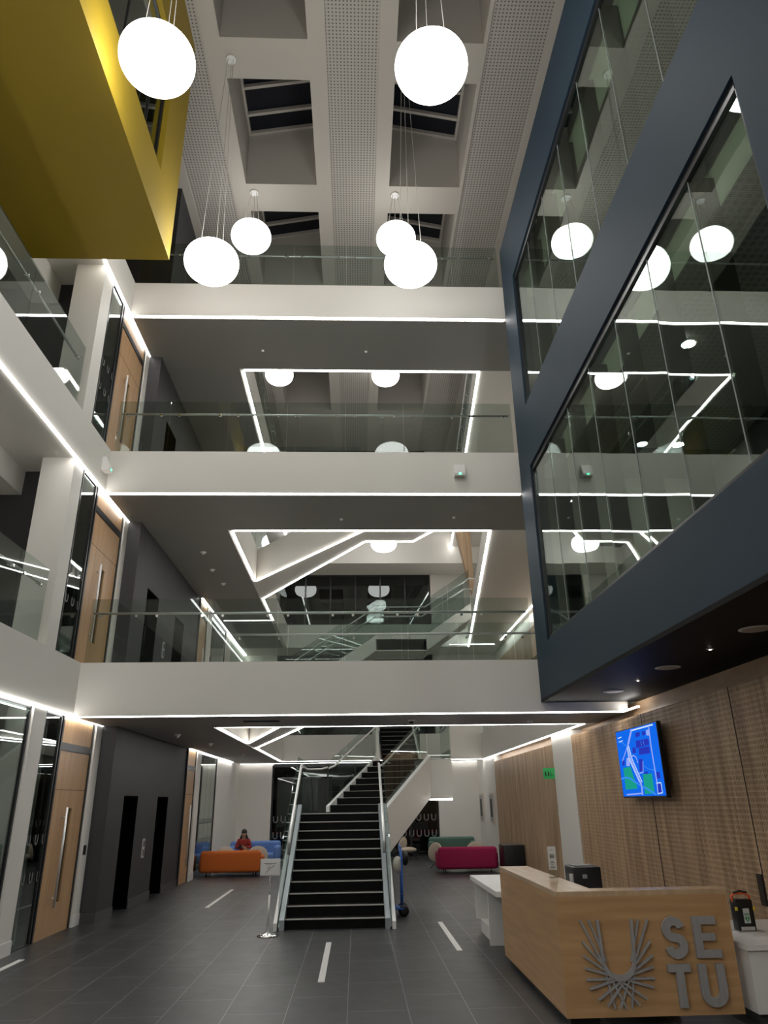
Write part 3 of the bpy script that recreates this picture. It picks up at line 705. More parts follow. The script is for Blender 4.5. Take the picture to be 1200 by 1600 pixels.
for base in (Rr-nn*.03, Ll+nn*.03):
    for k_ in range(3):
        s0, s1 = L2*k_/3+.01, L2*(k_+1)/3-.01
        obl(base, dd, nn, s0, s1, ZL+.04+s0*SLP, ZL+.04+s1*SLP, ZL+1.06+s0*SLP, ZL+1.06+s1*SLP, .012).build('glass_panel', m_rail_glass, t)
    q0 = base-nn*.06 if base == Rr-nn*.03 else base+nn*.07
    MB().tube([q0-dd*.1+Vector((0, 0, ZL+.9)), q0+dd*.1+Vector((0, 0, ZL+.95)), q0+dd*L2+Vector((0, 0, ZL+.9+L2*SLP)), q0+dd*(L2+.35)+Vector((0, 0, ZL+.92+L2*SLP))], .022, 10).build('handrail', m_steel, t)
    for s_ in (.3, .75, 1.2, 1.65, 2.1):
        c = q0+dd*s_+Vector((0, 0, ZL+.9+s_*SLP)); MB().tube([c, c-Vector((0, 0, .07)), c-Vector((0, 0, .07))+(base-q0)], .008, 8).build('rail_bracket', m_chrome, t)
# upper landing
TR_, TL_ = Rr+dd*L2, Ll+dd*L2
lp = [(TL_.x, TL_.y), (TR_.x, TR_.y), (TR_.x+.58, TR_.y+.03), (TR_.x+.66, TR_.y+2.3), (TL_.x+.1, TR_.y+2.6)]
MB().prism(lp, Z2-.90, Z2-.004).build('landing', m_white, t)
MB().prism([(p[0]+(.03 if i_ in (0, 4) else -.03), p[1]) for i_, p in enumerate(lp)], Z2-.004, Z2+.004).build('landing_finish', m_step, t)
B(TR_.x+.02, TR_.x+.56, TR_.y+.02, TR_.y+.06, Z2-.93, Z2-.90).build('edge_light', m_led, t)
B(TR_.x, TR_.x+.55, TR_.y+.04, TR_.y+.055, Z2, Z2+1.0).build('glass_panel', m_rail_glass, t)
MB().tube([(TR_.x-.05, TR_.y+.1, Z2+.84), (TR_.x+.5, TR_.y+.12, Z2+.82), (TR_.x+.55, TR_.y+2.2, Z2+.82)], .022, 10).build('handrail', m_steel, t)
MB().prism([(TR_.y+.06, Z2), (TR_.y+2.2, Z2), (TR_.y+2.2, Z2+1.0), (TR_.y+.06, Z2+1.0)], TR_.x+.56, TR_.x+.575, 'x').build('glass_panel', m_rail_glass, t)
# flight 3 up to the first floor rear gallery
F3 = (.72, 20.75); flight(t, F3, 0, 8, 1.0, Z2)
B(.70, 1.74, F3[1]+8*TR, YR, 3.6, 3.89).build('landing', m_step, t)
def zline(y): return Z2+(y-F3[1])*SLP
for xs in (.62, 1.73):
    MB().prism([(F3[1]-.3, Z2-.6), (F3[1]+2.24, zline(F3[1]+2.24)-.6), (YR, 3.2), (YR, 3.94), (F3[1]+2.24, zline(F3[1]+2.24)+.1), (F3[1]-.3, Z2+.1)], xs-(.09 if xs < 1 else .03), xs+.03, 'x').build('stringer', m_white, t)
    MB().prism([(F3[1]-.2, Z2), (F3[1]+2.24, zline(F3[1]+2.24)), (YR-.1, 3.94), (YR-.1, 4.95), (F3[1]+2.24, zline(F3[1]+2.24)+1.05), (F3[1]-.2, Z2+1.05)], xs-.008, xs+.008, 'x').build('glass_panel', m_rail_glass, t)
    MB().tube([(xs, F3[1]-.2, Z2+.86), (xs, F3[1]+2.24, Z2+1.12+.86), (xs, YR-.2, 4.78)], .022, 8).build('handrail', m_steel, t)

# upper staircase (first to second floor) seen through the glass
t = thing('staircase', (-2.0, 20, 3.9), 'upper staircase with raking steel rails behind the first floor glass', 'staircase')
def xflight(t, x0, x1, z0, z1, ya, yb_):
    n = max(3, round((z1-z0)/.16)); st_ = MB()
    for i_ in range(n):
        a = x0+(x1-x0)*i_/n; zz = z0+(z1-z0)*(i_+1)/n
        st_.box(a, x0+(x1-x0)*(i_+1)/n, ya+.05, yb_-.05, zz-.24, zz)
    st_.build('steps', m_step, t)
    MB().prism([(x0, z0-.32), (x1, z1-.32), (x1, z1-.27), (x0, z0-.27)], ya, yb_, 'y').build('flight_soffit', m_white, t)
    for yy in (ya, yb_):
        MB().prism([(x0, z0-.30), (x1, z1-.30), (x1, z1+.12), (x0, z0+.12)], yy-.03, yy+.03, 'y').build('stringer', m_white, t)
        m_ = (x0+x1)/2; zm = (z0+z1)/2
        for (a, za, b, zb) in ((x0, z0, m_-.01, zm), (m_+.01, zm, x1, z1)):
            MB().prism([(a, za+.12), (b, zb+.12), (b, zb+1.12), (a, za+1.12)], yy-.008, yy+.008, 'y').build('glass_panel', m_rail_glass, t)
xflight(t, -2.3, .55, 4.05, 5.95, 19.9, 21.1)
B(.55, 1.95, 19.87, 21.13, 5.65, 5.95).build('landing', m_white, t)
for yy in (19.87, 21.1): B(.55, 1.95, yy, yy+.03, 5.62, 6.07).build('stringer', m_white, t); B(.56, 1.94, yy+.01, yy+.022, 6.07, 7.07).build('glass_panel', m_rail_glass, t)
xflight(t, 1.95, 3.25, 5.95, 6.85, 19.9, 21.1)
for yy in (19.93, 21.05):
    MB().tube([(-2.5, yy, 4.95), (-2.3, yy, 4.97), (.55, yy, 6.88), (1.95, yy, 6.88), (3.25, yy, 7.72), (3.5, yy, 7.72)], .024, 10).build('handrail', m_steel, t)
    for xx in (-1.8, -1.2, -.5, 0., .9, 1.6, 2.3, 2.9):
        zz = 4.97+(xx+2.3)*.67 if xx < .55 else (6.88 if xx < 1.95 else 6.88+(xx-1.95)*.646)
        MB().tube([(xx, yy, zz), (xx, yy, zz-.1)], .012, 8).build('rail_bracket', m_chrome, t)
st('slat_panel', MB().prism([(3.42, 10.3), (3.9, 10.3), (3.92, 7.9), (3.80, 8.3)], 23.0, 23.3, 'y'), m_slat, 'tall oak panel rising beside the upper staircase', 'wall panel')
st('slat_panel', B(5.08, 5.2, 14, 25.5, 3.9, 6.4), m_slat, 'oak panelling along the first floor right wall', 'wall panel')

# ================================================================== FLOOR STRIPS
for (x, y0, y1, lab) in ((-2.73, 14.95, 17.92, 'pale inlaid floor strip in front of the orange sofa'), (-.37, 8.86, 11.17, 'pale inlaid floor strip in front of the stairs'),
                         (1.30, 10.4, 12.72, 'pale inlaid floor strip right of the stairs'), (-4.13, 8.0, 10.45, 'pale inlaid floor strip by the left glass wall')):
    tag(B(x-.035, x+.035, y0, y1, 0.0, .006).build('floor_strip', m_trim), lab, 'floor strip', 'pale inlaid floor strips')

# ================================================================== RECEPTION DESK
DX, DY, DZ = 1.74, 7.0, 1.0
t = thing('reception_desk', (2.4, 8, 0), 'oak reception desk carrying the metal letters SETU and a fan emblem', 'desk')
B(DX, DX+.045, DY+.045, 9.68, .07, DZ-.04).build('side_panel', m_oakh, t)
B(DX, 3.24, DY, DY+.045, .07, DZ-.04).build('front_panel', m_oakh, t)
MB().prism([(DX, DY), (3.24, DY), (3.24, DY+.22), (DX+.36, DY+.22), (DX+.34, 9.68), (DX, 9.68)], DZ-.04, DZ).build('worktop', noisy('oak_top', (.50, .34, .20), (.60, .43, .27), .22, (12, 1.2, 3)), t)
B(DX+.05, DX+.3, DY+.1, 9.6, 0, .07).build('plinth', m_black, t)
B(3.195, 3.24, DY+.045, 7.22, .07, DZ-.04).build('end_panel', m_oakh, t)
B(DX+.30, DX+.34, DY+.3, 9.68, .1, DZ-.04).build('inner_panel', m_trim, t)
B(DX+.045, DX+.30, 9.64, 9.68, .07, DZ-.04).build('end_panel', m_trim, t)
def ribbon(pts, w, y0, y1, mb=None):
    mb = mb or MB(); P2 = [Vector(p) for p in pts]; L_, R_ = [], []
    for i_, p in enumerate(P2):
        if i_ == 0: d = (P2[1]-p).normalized(); m_ = Vector((-d.y, d.x)); k_ = 1
        elif i_ == len(P2)-1: d = (p-P2[i_-1]).normalized(); m_ = Vector((-d.y, d.x)); k_ = 1
        else:
            a = (p-P2[i_-1]).normalized(); b = (P2[i_+1]-p).normalized(); na, nb = Vector((-a.y, a.x)), Vector((-b.y, b.x)); m_ = (na+nb).normalized(); k_ = 1/max(m_.dot(na), .4)
        L_.append(p+m_*w/2*k_); R_.append(p-m_*w/2*k_)
    for i_ in range(len(P2)-1):
        mb.prism([tuple(L_[i_]), tuple(L_[i_+1]), tuple(R_[i_+1]), tuple(R_[i_])], y0, y1, 'y')
    return mb
YA, YC = DY-.045, DY-.012
def arc(cx, cz, rx, rz, a0, a1, n=12): return [(cx+rx*math.cos(R(a0+(a1-a0)*k_/n)), cz+rz*math.sin(R(a0+(a1-a0)*k_/n))) for k_ in range(n+1)]
# letters
lw = .066
S_ = arc(2.716, .703, .064, .062, 12, 270, 20)+arc(2.724, .579, .064, .062, 90, -168, 20)
ribbon(S_, lw, YA, YC).build('letter', m_sign, t, label='raised metal letter S')
e = MB(); e.box(2.889, 2.955, YA, YC, .486, .794)
for (za, zb, xe) in ((.735, .794, 3.09), (.612, .668, 3.07), (.486, .545, 3.105)): e.box(2.955, xe, YA, YC, za, zb)
e.build('letter', m_sign, t, label='raised metal letter E')
e = MB(); e.box(2.622, 2.815, YA, YC, .388, .444).box(2.686, 2.752, YA, YC, .133, .388); e.build('letter', m_sign, t, label='raised metal letter T')
ribbon([(2.915, .44), (2.915, .25)]+arc(2.993, .235, .078, .07, 180, 360, 14)+[(3.071, .25), (3.071, .44)], lw, YA, YC).build('letter', m_sign, t, label='raised metal letter U')
# fan emblem: straight rays tangent to a U
k_off = 0
for a, b in (((1.923, .43), (2.483, .281)), ((1.921, .518), (2.416, .2)), ((1.92, .622), (2.349, .157)), ((2.506, .428), (1.946, .279)), ((2.512, .512), (2.01, .2)), ((2.508, .616), (2.081, .154)), ((1.922, .347), (2.504, .345)),
             ((1.917, .784), (2.24, .132)), ((2.507, .779), (2.184, .132)), ((1.995, .783), (2.11, .47)), ((2.426, .781), (2.325, .47)), ((2.09, .40), (2.143, .134)), ((2.335, .40), (2.283, .131))):
    k_off = k_off+.0012
    ribbon([a, b], .017, YA+.006+k_off, YC).build('emblem_ray', m_sign, t)
ribbon([(2.066, .782), (2.077, .56)]+arc(2.2145, .50, .137, .137, 180, 360, 20)+[(2.352, .56), (2.362, .782)], .022, YA+.002, YC).build('emblem_arch', m_sign, t)
ribbon(arc(2.2145, .493, .135, .147, 200, 340, 16), .03, YA, YC).build('emblem_bowl', m_sign, t)
# things on and around the desk
t = thing('leaflet_holder', (2.03, 8.2, DZ), 'clear acrylic notice with small print standing on the oak desktop', 'sign holder')
B(1.985, 2.075, 8.198, 8.204, DZ, DZ+.30).build('acrylic_sheet', glass('acrylic', (.92, .94, .94), 1.5), t)
B(1.988, 2.072, 8.192, 8.197, DZ+.075, DZ+.295).build('printed_sheet', pm('paper', (.62, .62, .60), .6), t)
q = MB()
for z_, w_ in ((.26, .012), (.215, .03), (.205, .036), (.195, .04), (.185, .034), (.15, .015), (.14, .04), (.12, .03), (.10, .05), (.092, .045)): q.box(2.03-w_/2-.006, 2.03+w_/2, 8.189, 8.192, DZ+z_, DZ+z_+.004)
q.build('print_lines', m_black, t)
B(1.985, 2.075, 8.16, 8.24, DZ, DZ+.008).build('foot', glass('acrylic2', (.92, .94, .94), 1.5), t)
# staff-side lower counter
t = thing('staff_counter', (2.7, 9, 0), 'low white counter with open bays behind the oak desk', 'counter')
B(1.69, 2.5, 9.75, 11.9, .66, .72).build('worktop', m_trim, t)
B(1.72, 1.76, 9.75, 10.72, .12, .66).build('side_panel', m_trim, t) if 0 else None
B(1.74, 2.45, 10.68, 10.74, .0, .66).build('end_panel', m_trim, t)
B(1.75, 2.4, 11.80, 11.88, .16, .66).build('side_panel', m_trim, t)
B(1.80, 2.4, 10.9, 11.8, 0, .16).build('plinth', m_trim, t)
B(2.38, 2.42, 10.74, 11.8, .16, .66).build('back_panel', m_white, t)
B(2.08, 2.85, 7.3, 9.7, .70, .74).build('worktop', m_trim, t)
B(2.75, 2.8, 7.3, 9.7, 0, .70).build('side_panel', m_trim, t)
t = thing('printer', (2.55, 8.8, .74), 'black desktop printer with a silver side behind the desk', 'printer')
MB().rbox(2.36, 2.66, 8.62, 9.0, .74, 1.06, .015).build('body', m_black, t)
MB().rbox(2.33, 2.37, 8.66, 8.72, .76, .99, .006).build('paper_tray', m_steel, t)
B(2.40, 2.62, 8.72, 8.95, 1.055, 1.068).build('top_tray', m_blackfr, t)
MB().rbox(2.45, 2.5, 8.617, 8.622, .95, .99, .001).build('badge', m_greym, t)
t = thing('side_counter', (4, 8, 0), 'white counter at the right edge beside the oak desk', 'counter')
B(3.30, 4.25, 6.9, 8.25, .54, .58).build('worktop', m_trim, t)
B(3.32, 4.25, 6.93, 8.2, .08, .54).build('cabinet', m_trim, t)
B(3.36, 4.25, 7.0, 8.2, 0, .08).build('plinth', m_plinth, t)
# defibrillator case
t = thing('defibrillator', (3.66, 7.6, .58), 'black and orange defibrillator case with a green AED heart label', 'defibrillator')
MB().rbox(3.57, 3.74, 7.55, 7.66, .585, .845, .012).build('case', m_black, t)
mo = pm('orange_plastic', (.75, .12, .03), .4); my = pm('yellow_plastic', (.7, .55, .04), .4); mg = pm('aed_green', (.02, .22, .08), .5)
MB().tube([(3.575, 7.6, .82), (3.57, 7.6, .87), (3.60, 7.6, .895), (3.70, 7.6, .895), (3.74, 7.6, .87), (3.735, 7.6, .81)], .012, 10).build('handle', mo, t)
MB().tube([(3.585, 7.59, .90), (3.655, 7.59, .915), (3.72, 7.59, .90)], .009, 8).build('strap', m_black, t)
B(3.565, 3.585, 7.545, 7.56, .755, .785).build('buckle', my, t); B(3.735, 3.755, 7.545, 7.56, .755, .785).build('buckle', my, t)
lb = B(3.632, 3.69, 7.544, 7.549, .65, .772).build('label', pm('label_grey', (.55, .6, .58), .5), t)
h = MB(); h.prism([(3.661, .657), (3.640, .688), (3.643, .702), (3.652, .705), (3.661, .697), (3.670, .705), (3.679, .702), (3.682, .688)], 7.541, 7.544, 'y'); h.build('heart', mg, t)
MB().prism([(3.664, .699), (3.654, .684), (3.661, .684), (3.657, .667), (3.668, .687), (3.661, .687)], 7.538, 7.541, 'y').build('bolt', m_trim, t)
B(3.59, 3.72, 7.543, 7.549, .592, .622).build('window', m_steel, t)
MB().rbox(3.54, 3.79, 7.50, 7.68, .580, .586, .002).build('bracket_base', m_steel, t)
def text(s, size, loc, rot, mat, parent, name='lettering', depth=.002):
    cu = bpy.data.curves.new('c', 'FONT'); cu.body = s; cu.size = size; cu.extrude = depth; cu.align_x = 'CENTER'; cu.align_y = 'CENTER'
    o = bpy.data.objects.new('c', cu); COL.objects.link(o)
    bpy.context.view_layer.update()
    me = bpy.data.meshes.new_from_object(o.evaluated_get(bpy.context.evaluated_depsgraph_get()))
    bpy.data.objects.remove(o); me.transform(Matrix.Translation(loc) @ rot.to_4x4()); me.transform(Matrix.Translation(-wloc(parent)))
    me.materials.clear(); me.materials.append(mat); o = bpy.data.objects.new(name, me); COL.objects.link(o); o.parent = parent
    return o
RF = Matrix.Rotation(R(90), 3, 'X')                      # faces -Y
RW = Matrix.Rotation(R(-90), 3, 'Z') @ RF                # faces -X
text('AED', .026, (3.661, 7.542, .722), RF, mg, t)

# ================================================================== SCREEN
TX = 4.13; ty0, ty1, tz0, tz1 = 11.80, 10.16, 1.775, 2.72
t = thing('wall_screen', (TX, 11, 1.77), 'large blue campus map screen on the oak slat wall', 'screen')
B(TX, TX+.06, ty1-.02, ty0+.02, tz0-.025, tz1+.015).build('bezel', m_black, t)
B(TX+.06, 4.30, 10.7, 11.3, 2.1, 2.5).build('wall_mount', m_black, t)
def scr(c, s=1.0): return em('screen_%d' % (len(bpy.data.materials)), c, s)
B(TX-.004, TX-.0005, ty1, ty0, tz0, tz1).build('display', scr((.003, .062, .37), 1.0), t)
def UV(u, v): return (ty0+(ty1-ty0)*u, tz1+(tz0-tz1)*v)
def poly(uvs, c, name, off=.006): MB().prism([UV(*p) for p in uvs], TX-off, TX-.004, 'x').build(name, c, t)
c_road, c_pale = scr((.14, .18, .42)), scr((.28, .36, .50)); c_grn = scr((.005, .15, .11)); c_dk = scr((.01, .017, .21)); c_lb = scr((.02, .12, .40))
def road(uvs, w, c, off=.008, name='map_road'):
    m_ = MB()
    for a, b in zip(uvs, uvs[1:]):
        A, B_ = Vector(UV(*a)), Vector(UV(*b)); d = (B_-A).normalized(); n = Vector((-d.y, d.x))*w/2
        m_.prism([tuple(A+n), tuple(A-n), tuple(B_-n), tuple(B_+n)], TX-off, TX-.004, 'x')
    m_.build(name, c, t)
poly([(.09, .57), (.28, .561), (.33, .72), (.394, .89), (.084, .898)], c_grn, 'map_field'); poly([(.562, .691), (.768, .692), (.77, .969), (.552, .972)], c_grn, 'map_field')
for p in ([(.504, .198), (.795, .202), (.801, .29), (.492, .306)], [(.40, .29), (.47, .29), (.47, .37), (.38, .37)], [(.862, .839), (.935, .834), (.932, .96), (.845, .966)], [(.512, .471), (.601, .471), (.572, .647), (.498, .651)], [(.873, .677), (.939, .678), (.938, .767), (.864, .771)],
          [(.517, .082), (.623, .079), (.615, .141), (.51, .144)], [(.68, .085), (.75, .085), (.745, .14), (.675, .14)], [(.55, .31), (.8, .31), (.79, .41), (.54, .41)], [(.09, .45), (.15, .45), (.14, .53), (.08, .53)], [(.60, .66), (.68, .66), (.68, .69), (.60, .69)]): poly(p, c_dk, 'map_building')
poly([(.212, .424), (.298, .433), (.268, .551), (.181, .544)], c_road, 'map_car_park'); poly([(.776, .076), (.838, .081), (.832, .163), (.771, .155)], c_road, 'map_car_park')
poly([(.42, .02), (.94, .015), (.94, .035), (.42, .04)], c_pale, 'map_edge'); poly([(.09, .965), (.50, .95), (.50, .97), (.09, .985)], c_road, 'map_edge')
road([(.432, .023), (.292, .236), (.306, .433), (.496, .84), (.491, .983)], .045, c_road); road([(.31, .25), (.345, .43), (.52, .80)], .012, c_pale, .009); road([(.27, .27), (.27, .43), (.46, .80)], .012, c_pale, .009)
road([(.847, .044), (.838, .312), (.847, .615), (.854, .813), (.841, .983)], .028, c_road); road([(.292, .236), (.095, .461)], .015, c_road); road([(.607, .507), (.575, .665), (.485, .673)], .015, c_road)
road([(.837, .829), (.937, .826), (.938, .961), (.85, .97)], .012, c_pale); road([(.345, .42), (.40, .40), (.46, .44), (.48, .52)], .015, c_road); road([(.60, .57), (.72, .63), (.84, .65)], .008, c_lb)
road([(0, .73), (.12, .715), (.24, .735), (.35, .79), (.465, .848), (.62, .90), (.80, .985)], .025, c_lb)
road([(.04, .15), (.15, .18), (.28, .26)], .012, c_lb); road([(.62, .22), (.63, .28)], .012, c_lb); road([(.68, .22), (.69, .28)], .012, c_lb)
for z_, q in (((.05, .1), 0), ((.07, .16), 0)): road([z_, (z_[0]+.10, z_[1]-.01)], .012, c_pale)

# ================================================================== SIGNS, FIXTURES
t = thing('toilet_sign', (4.06, 16.4, 2.16), 'small green projecting toilet sign with three black figures on the oak panel', 'sign')
B(4.05, 4.30, 16.44, 16.46, 2.16, 2.385).build('sign_plate', pm('sign_green', (.03, .40, .10), .5), t)
q = MB()
for cx in (4.10, 4.165):
    q.box(cx-.012, cx+.012, 16.43, 16.44, 2.22, 2.285).lathe((cx, 16.435, 2.30), [(.010, -.010), (.012, 0), (.010, .010)], 12)
q.tube([(4.215, 16.435, 2.30), (4.215, 16.435, 2.255), (4.24, 16.435, 2.25), (4.25, 16.435, 2.225)], .006, 8).tube([(4.215, 16.435, 2.26), (4.198, 16.435, 2.235), (4.215, 16.435, 2.215), (4.235, 16.435, 2.225)], .005, 8)
q.build('pictogram', m_black, t)
def emlight(loc, lab, rz):
    t = thing('emergency_light', loc, lab, 'emergency light', 'emergency light boxes')
    x, y, z = loc   # wedge housing, sloping front
    MB().prism([(y, z+.02), (y, z+.26), (y-.06, z+.26), (y-.14, z+.06), (y-.13, z+.02)], x-.10, x+.10, 'x').build('housing', m_trim, t)
    B(x-.08, x+.08, y-.12, y-.01, z+.012, z+.022).build('lens', m_dim, t)
    B(x-.02, x+.02, y-.146, y-.134, z+.035, z+.06).build('indicator', em('green_led', (.1, 1, .5), 2), t)
    t.rotation_euler = (0, 0, rz)
emlight((1.87, YB, 7.18), 'white wedge emergency light with green indicator on the second floor walkway edge', 0)
emlight((XL, 11.6, 7.18), 'white wedge emergency light near the left corner of the second floor edge', R(90))
def pix_list(L_, fn):
    for a in L_: fn(*a)
def detector(x, y, z, lab, name='ceiling_sensor', cat='sensor'):
    t = thing(name, (x, y, z), lab, cat, 'small ceiling sensors')
    MB().lathe((x, y, z-.03), [(.05, 0), (.065, .012), (.065, .03)], 20).build('base', m_trim, t)
    MB().ball((x, y, z-.035), .04, (1, 1, .8), 16).build('lens', m_black if (x*10) % 2 > 1 else m_trim, t)
    if lab.startswith('tiny'): t.scale = (.5, .5, .5)
for (x, y, z, lab) in ((-3.36, 15.09, 6.9, 'white ceiling sensor nearest in the row beside the lift core'), (-3.4, 16.36, 6.9, 'white ceiling sensor second in the row beside the lift core'), (-3.34, 17.53, 6.9, 'white ceiling sensor third in the row beside the lift core'),
                       (-7.9, 13.0, 3.048, 'ceiling sensor over the ground floor door'), (-3.55, 15.0, 3.048, 'ceiling sensor left above the first lift opening'), (-3.35, 17.4, 3.048, 'ceiling sensor between the lifts and the void'), (-3.2, 21.5, 3.048, 'ceiling sensor above the orange sofa'),
                       (3.05, 13.0, 3.048, 'dark dome sensor on the walkway soffit near the right'), (.94, 12.7, 3.048, 'flat white sensor in the middle of the walkway soffit'),
                       (-2.0, 13.0, 10.708, 'tiny sensor on the third floor soffit, left'), (.2, 13.0, 10.708, 'tiny sensor on the third floor soffit, centre'), (1.9, 13.0, 6.888, 'tiny sensor on the second floor soffit, right'), (-.3, 13.1, 6.888, 'tiny sensor on the second floor soffit, centre')):
    detector(x, y, z, lab)
def down(x, y, z, lab, r=.13, lit=False, mat=None):
    t = thing('downlight', (x, y, z), lab, 'downlight', 'recessed downlights')
    MB().lathe((x, y, z-.008), [(r, 0), (r+.02, .004), (r+.02, .008)], 32).build('trim_ring', m_trim, t)
    MB().lathe((x, y, z-.012), [(r-.01, 0), (r-.01, .004)], 32).build('lens', mat or (m_down if lit else m_dim), t)
for i_, (x, y, lab) in enumerate(((3.72, 6.5, 'unlit round downlight in the black underside, nearest'), (3.74, 8.58, 'unlit round downlight in the black underside, middle'), (3.74, 10.57, 'unlit round downlight in the black underside, farthest'))): down(x, y, BZ0, lab)
down(3.73, 7.45, BZ0, 'tiny lit spot between the near and middle downlights', .022, True); down(3.73, 9.55, BZ0, 'tiny lit spot between the middle and far downlights', .022, True)
m_office = em('office_downlight', (1, .97, .9), 170.0)
down(4.17, 7.46, 7.05, 'lit downlight glowing through the lower blue box glass', .09, True, m_office)
for (x, y, z, lab) in ((4.6, 3.6, 7.05, 'added downlight brightening the lower blue box room, near end'), (5.2, 10.2, 7.05, 'added downlight brightening the lower blue box room, far end'), (4.6, 8.4, 11.0, 'added downlight brightening the upper blue box room, far end'), (4.6, 4.6, 11.0, 'added downlight brightening the upper blue box room, near end')): down(x, y, z, lab, .09, True, m_office)  # extra downlights added to brighten the pale ceiling margins
tag(B(-1.9, -1.3, 12.6, 12.64, 3.02, 3.048).build('curtain_track', m_blackfr), 'thin dark track fixed to the ground floor walkway soffit', 'track')
# framed pictures
for (y0, y1, lab) in ((24.15, 24.85, 'pale framed picture nearer the oak panel'), (26.15, 26.85, 'pale framed picture nearer the rear corner')):
    t = thing('framed_picture', (4.33, (y0+y1)/2, 1.08), lab, 'picture', 'framed pictures on the white wall')
    B(4.285, 4.33, y0, y1, 1.08, 1.97).build('frame', pm('pale_frame', (.6, .52, .45), .5), t)
    B(4.277, 4.285, y0+.06, y1-.06, 1.14, 1.91).build('mount', pm('grey_print', (.38, .38, .38), .6), t)
    B(4.274, 4.277, y0+.18, y1-.18, 1.26, 1.79).build('print', m_dark, t)
# post sign
t = thing('sign_stand', (-1.26, 11.78, 0), 'framed notice with a stair drawing on a chrome post before the stairs', 'sign')
MB().lathe((-1.26, 11.78, 0), [(.15, 0), (.155, .012), (.10, .03), (.03, .04), (.02, .05)], 36).build('base', m_chrome, t)
MB().tube([(-1.26, 11.78, .03), (-1.26, 11.78, .52)], .016, 14).build('post', m_steel, t)
q = MB()
for k_ in range(12): q.lathe((-1.26, 11.78, .52+.02*k_), [(.010, 0), (.017, .006), (.017, .012), (.010, .018)], 12)
q.build('twisted_post', m_chrome, t)
B(-1.405, -1.115, 11.755, 11.785, .775, .995).build('notice_frame', m_steel, t)
B(-1.385, -1.135, 11.748, 11.755, .795, .975).build('notice', pm('notice_paper', (.72, .71, .69), .6), t)
q = MB(); q.box(-1.35, -1.17, 11.745, 11.748, .932, .938).box(-1.33, -1.24, 11.745, 11.748, .918, .922)
pp = [(-1.32, .81)]
for k_ in range(7): pp += [(-1.32+.018*k_, .81+.014*(k_+1)), (-1.32+.018*(k_+1), .81+.014*(k_+1))]
for a, b in zip(pp, pp[1:]): q.box(min(a[0], b[0])-.002, max(a[0], b[0])+.002, 11.745, 11.748, min(a[1], b[1])-.002, max(a[1], b[1])+.002)
q.build('stair_drawing', m_black, t); ribbon([(-1.30, .865), (-1.265, .895)], .008, 11.745, 11.748).build('arrow', m_black, t)
tag(B(-4.80, -4.78, 8.3, 8.9, 4.75, 4.98).build('notice', pm('pinkish_notice', (.45, .12, .10), .5)), 'small red notice behind the first floor left glass', 'sign')

# ================================================================== FURNITURE
def sofa(loc, w, mat, lab, rz=0, h=.62, dep=.75):
    """back of the sofa at local y=0, seat towards +y"""
    t = thing('sofa', loc, lab, 'sofa')
    L0 = Vector(loc)
    def P(mb, name, m=mat): return mb.build(name, m, t)
    o = L0
    P(MB().rbox(o.x-w/2, o.x+w/2, o.y, o.y+.22, o.z+.09, o.z+h, .08), 'backrest')
    P(MB().rbox(o.x-w/2+.14, o.x+w/2-.14, o.y+.16, o.y+dep, o.z+.11, o.z+.36, .06), 'seat')
    for s in (-1, 1):
        a = sorted((o.x+s*w/2+s*.03, o.x+s*(w/2-.17)))
        P(MB().rbox(a[0], a[1], o.y+.07, o.y+dep-.02, o.z+.09, o.z+h-.12, .075), 'armrest')
    for sx in (-1, 1):
        for yy in (.1, dep-.12): P(MB().tube([(o.x+sx*(w/2-.18), o.y+yy, o.z), (o.x+sx*(w/2-.18), o.y+yy, o.z+.12)], .013, 10), 'leg', m_black)
    t.rotation_euler = (0, 0, rz); return t
sofa((-3.30, 20.95, 0), 1.58, m_orange, 'orange sofa seen from behind, left of the stairs', h=.61)
sofa((2.93, 20.75, 0), 1.56, m_magenta, 'magenta sofa seen from behind, right of the stairs', h=.62)
sofa((-3.12, 24.75, 0), 1.55, m_lblue, 'light blue sofa facing the viewer by the rear wall', rz=math.pi, h=.68)
sofa((3.12, 25.9, 0), 1.5, m_green, 'dark green sofa facing the viewer by the rear wall', rz=math.pi, h=.66)
sofa((-5.6, 10.6, 0), 1.2, m_grfab, 'added grey green sofa standing in for the teal shape in the left glass', rz=R(80), h=.95)  # added shape for what is likely a reflection in the glass
def lounge_chair(loc, rz, lab):
    t = thing('lounge_chair', loc, lab, 'chair', 'cream round-backed lounge chairs'); o = Vector(loc)
    M_ = Matrix.Rotation(R(-12), 3, 'X') @ Matrix.Diagonal((1, .22, 1))
    mb = MB(); prof = [(max(.29*math.cos(a), .01), .25*math.sin(a)) for a in [-math.pi/2+math.pi*k_/14 for k_ in range(15)]]
    mb.lathe(o+Vector((0, .02, .42)), prof, 28, M_); mb.build('backrest', m_cream, t)
    mb = MB(); prof = [(max(.28*math.cos(a), .01), .09*math.sin(a)) for a in [-math.pi/2+math.pi*k_/12 for k_ in range(13)]]
    mb.lathe(o+Vector((0, .22, .28)), prof, 28); mb.build('seat', m_cream, t)
    for sx in (-1, 1):
        for yy in (.05, .42): MB().tube([o+Vector((sx*.10, .22, .22)), o+Vector((sx*.24, yy, 0))], .009, 8).build('leg', m_black, t)
    t.rotation_euler = (0, 0, rz); return t
c0 = lounge_chair((-3.62, 22.0, 0), 0, 'cream round-backed chair behind the left half of the orange sofa')
dup(c0, (-2.72, 22.0, 0), R(8), 'cream round-backed chair behind the right end of the orange sofa')
dup(c0, (2.2, 22.3, 0), R(-55), 'cream round-backed chair with thin legs left of the magenta sofa')
dup(c0, (3.4, 22.4, 0), R(5), 'cream round-backed chair showing above the magenta sofa')
dup(c0, (1.5, 26.0, 0), R(-120), 'shadowy round-backed chair beside the dark rear glazing')
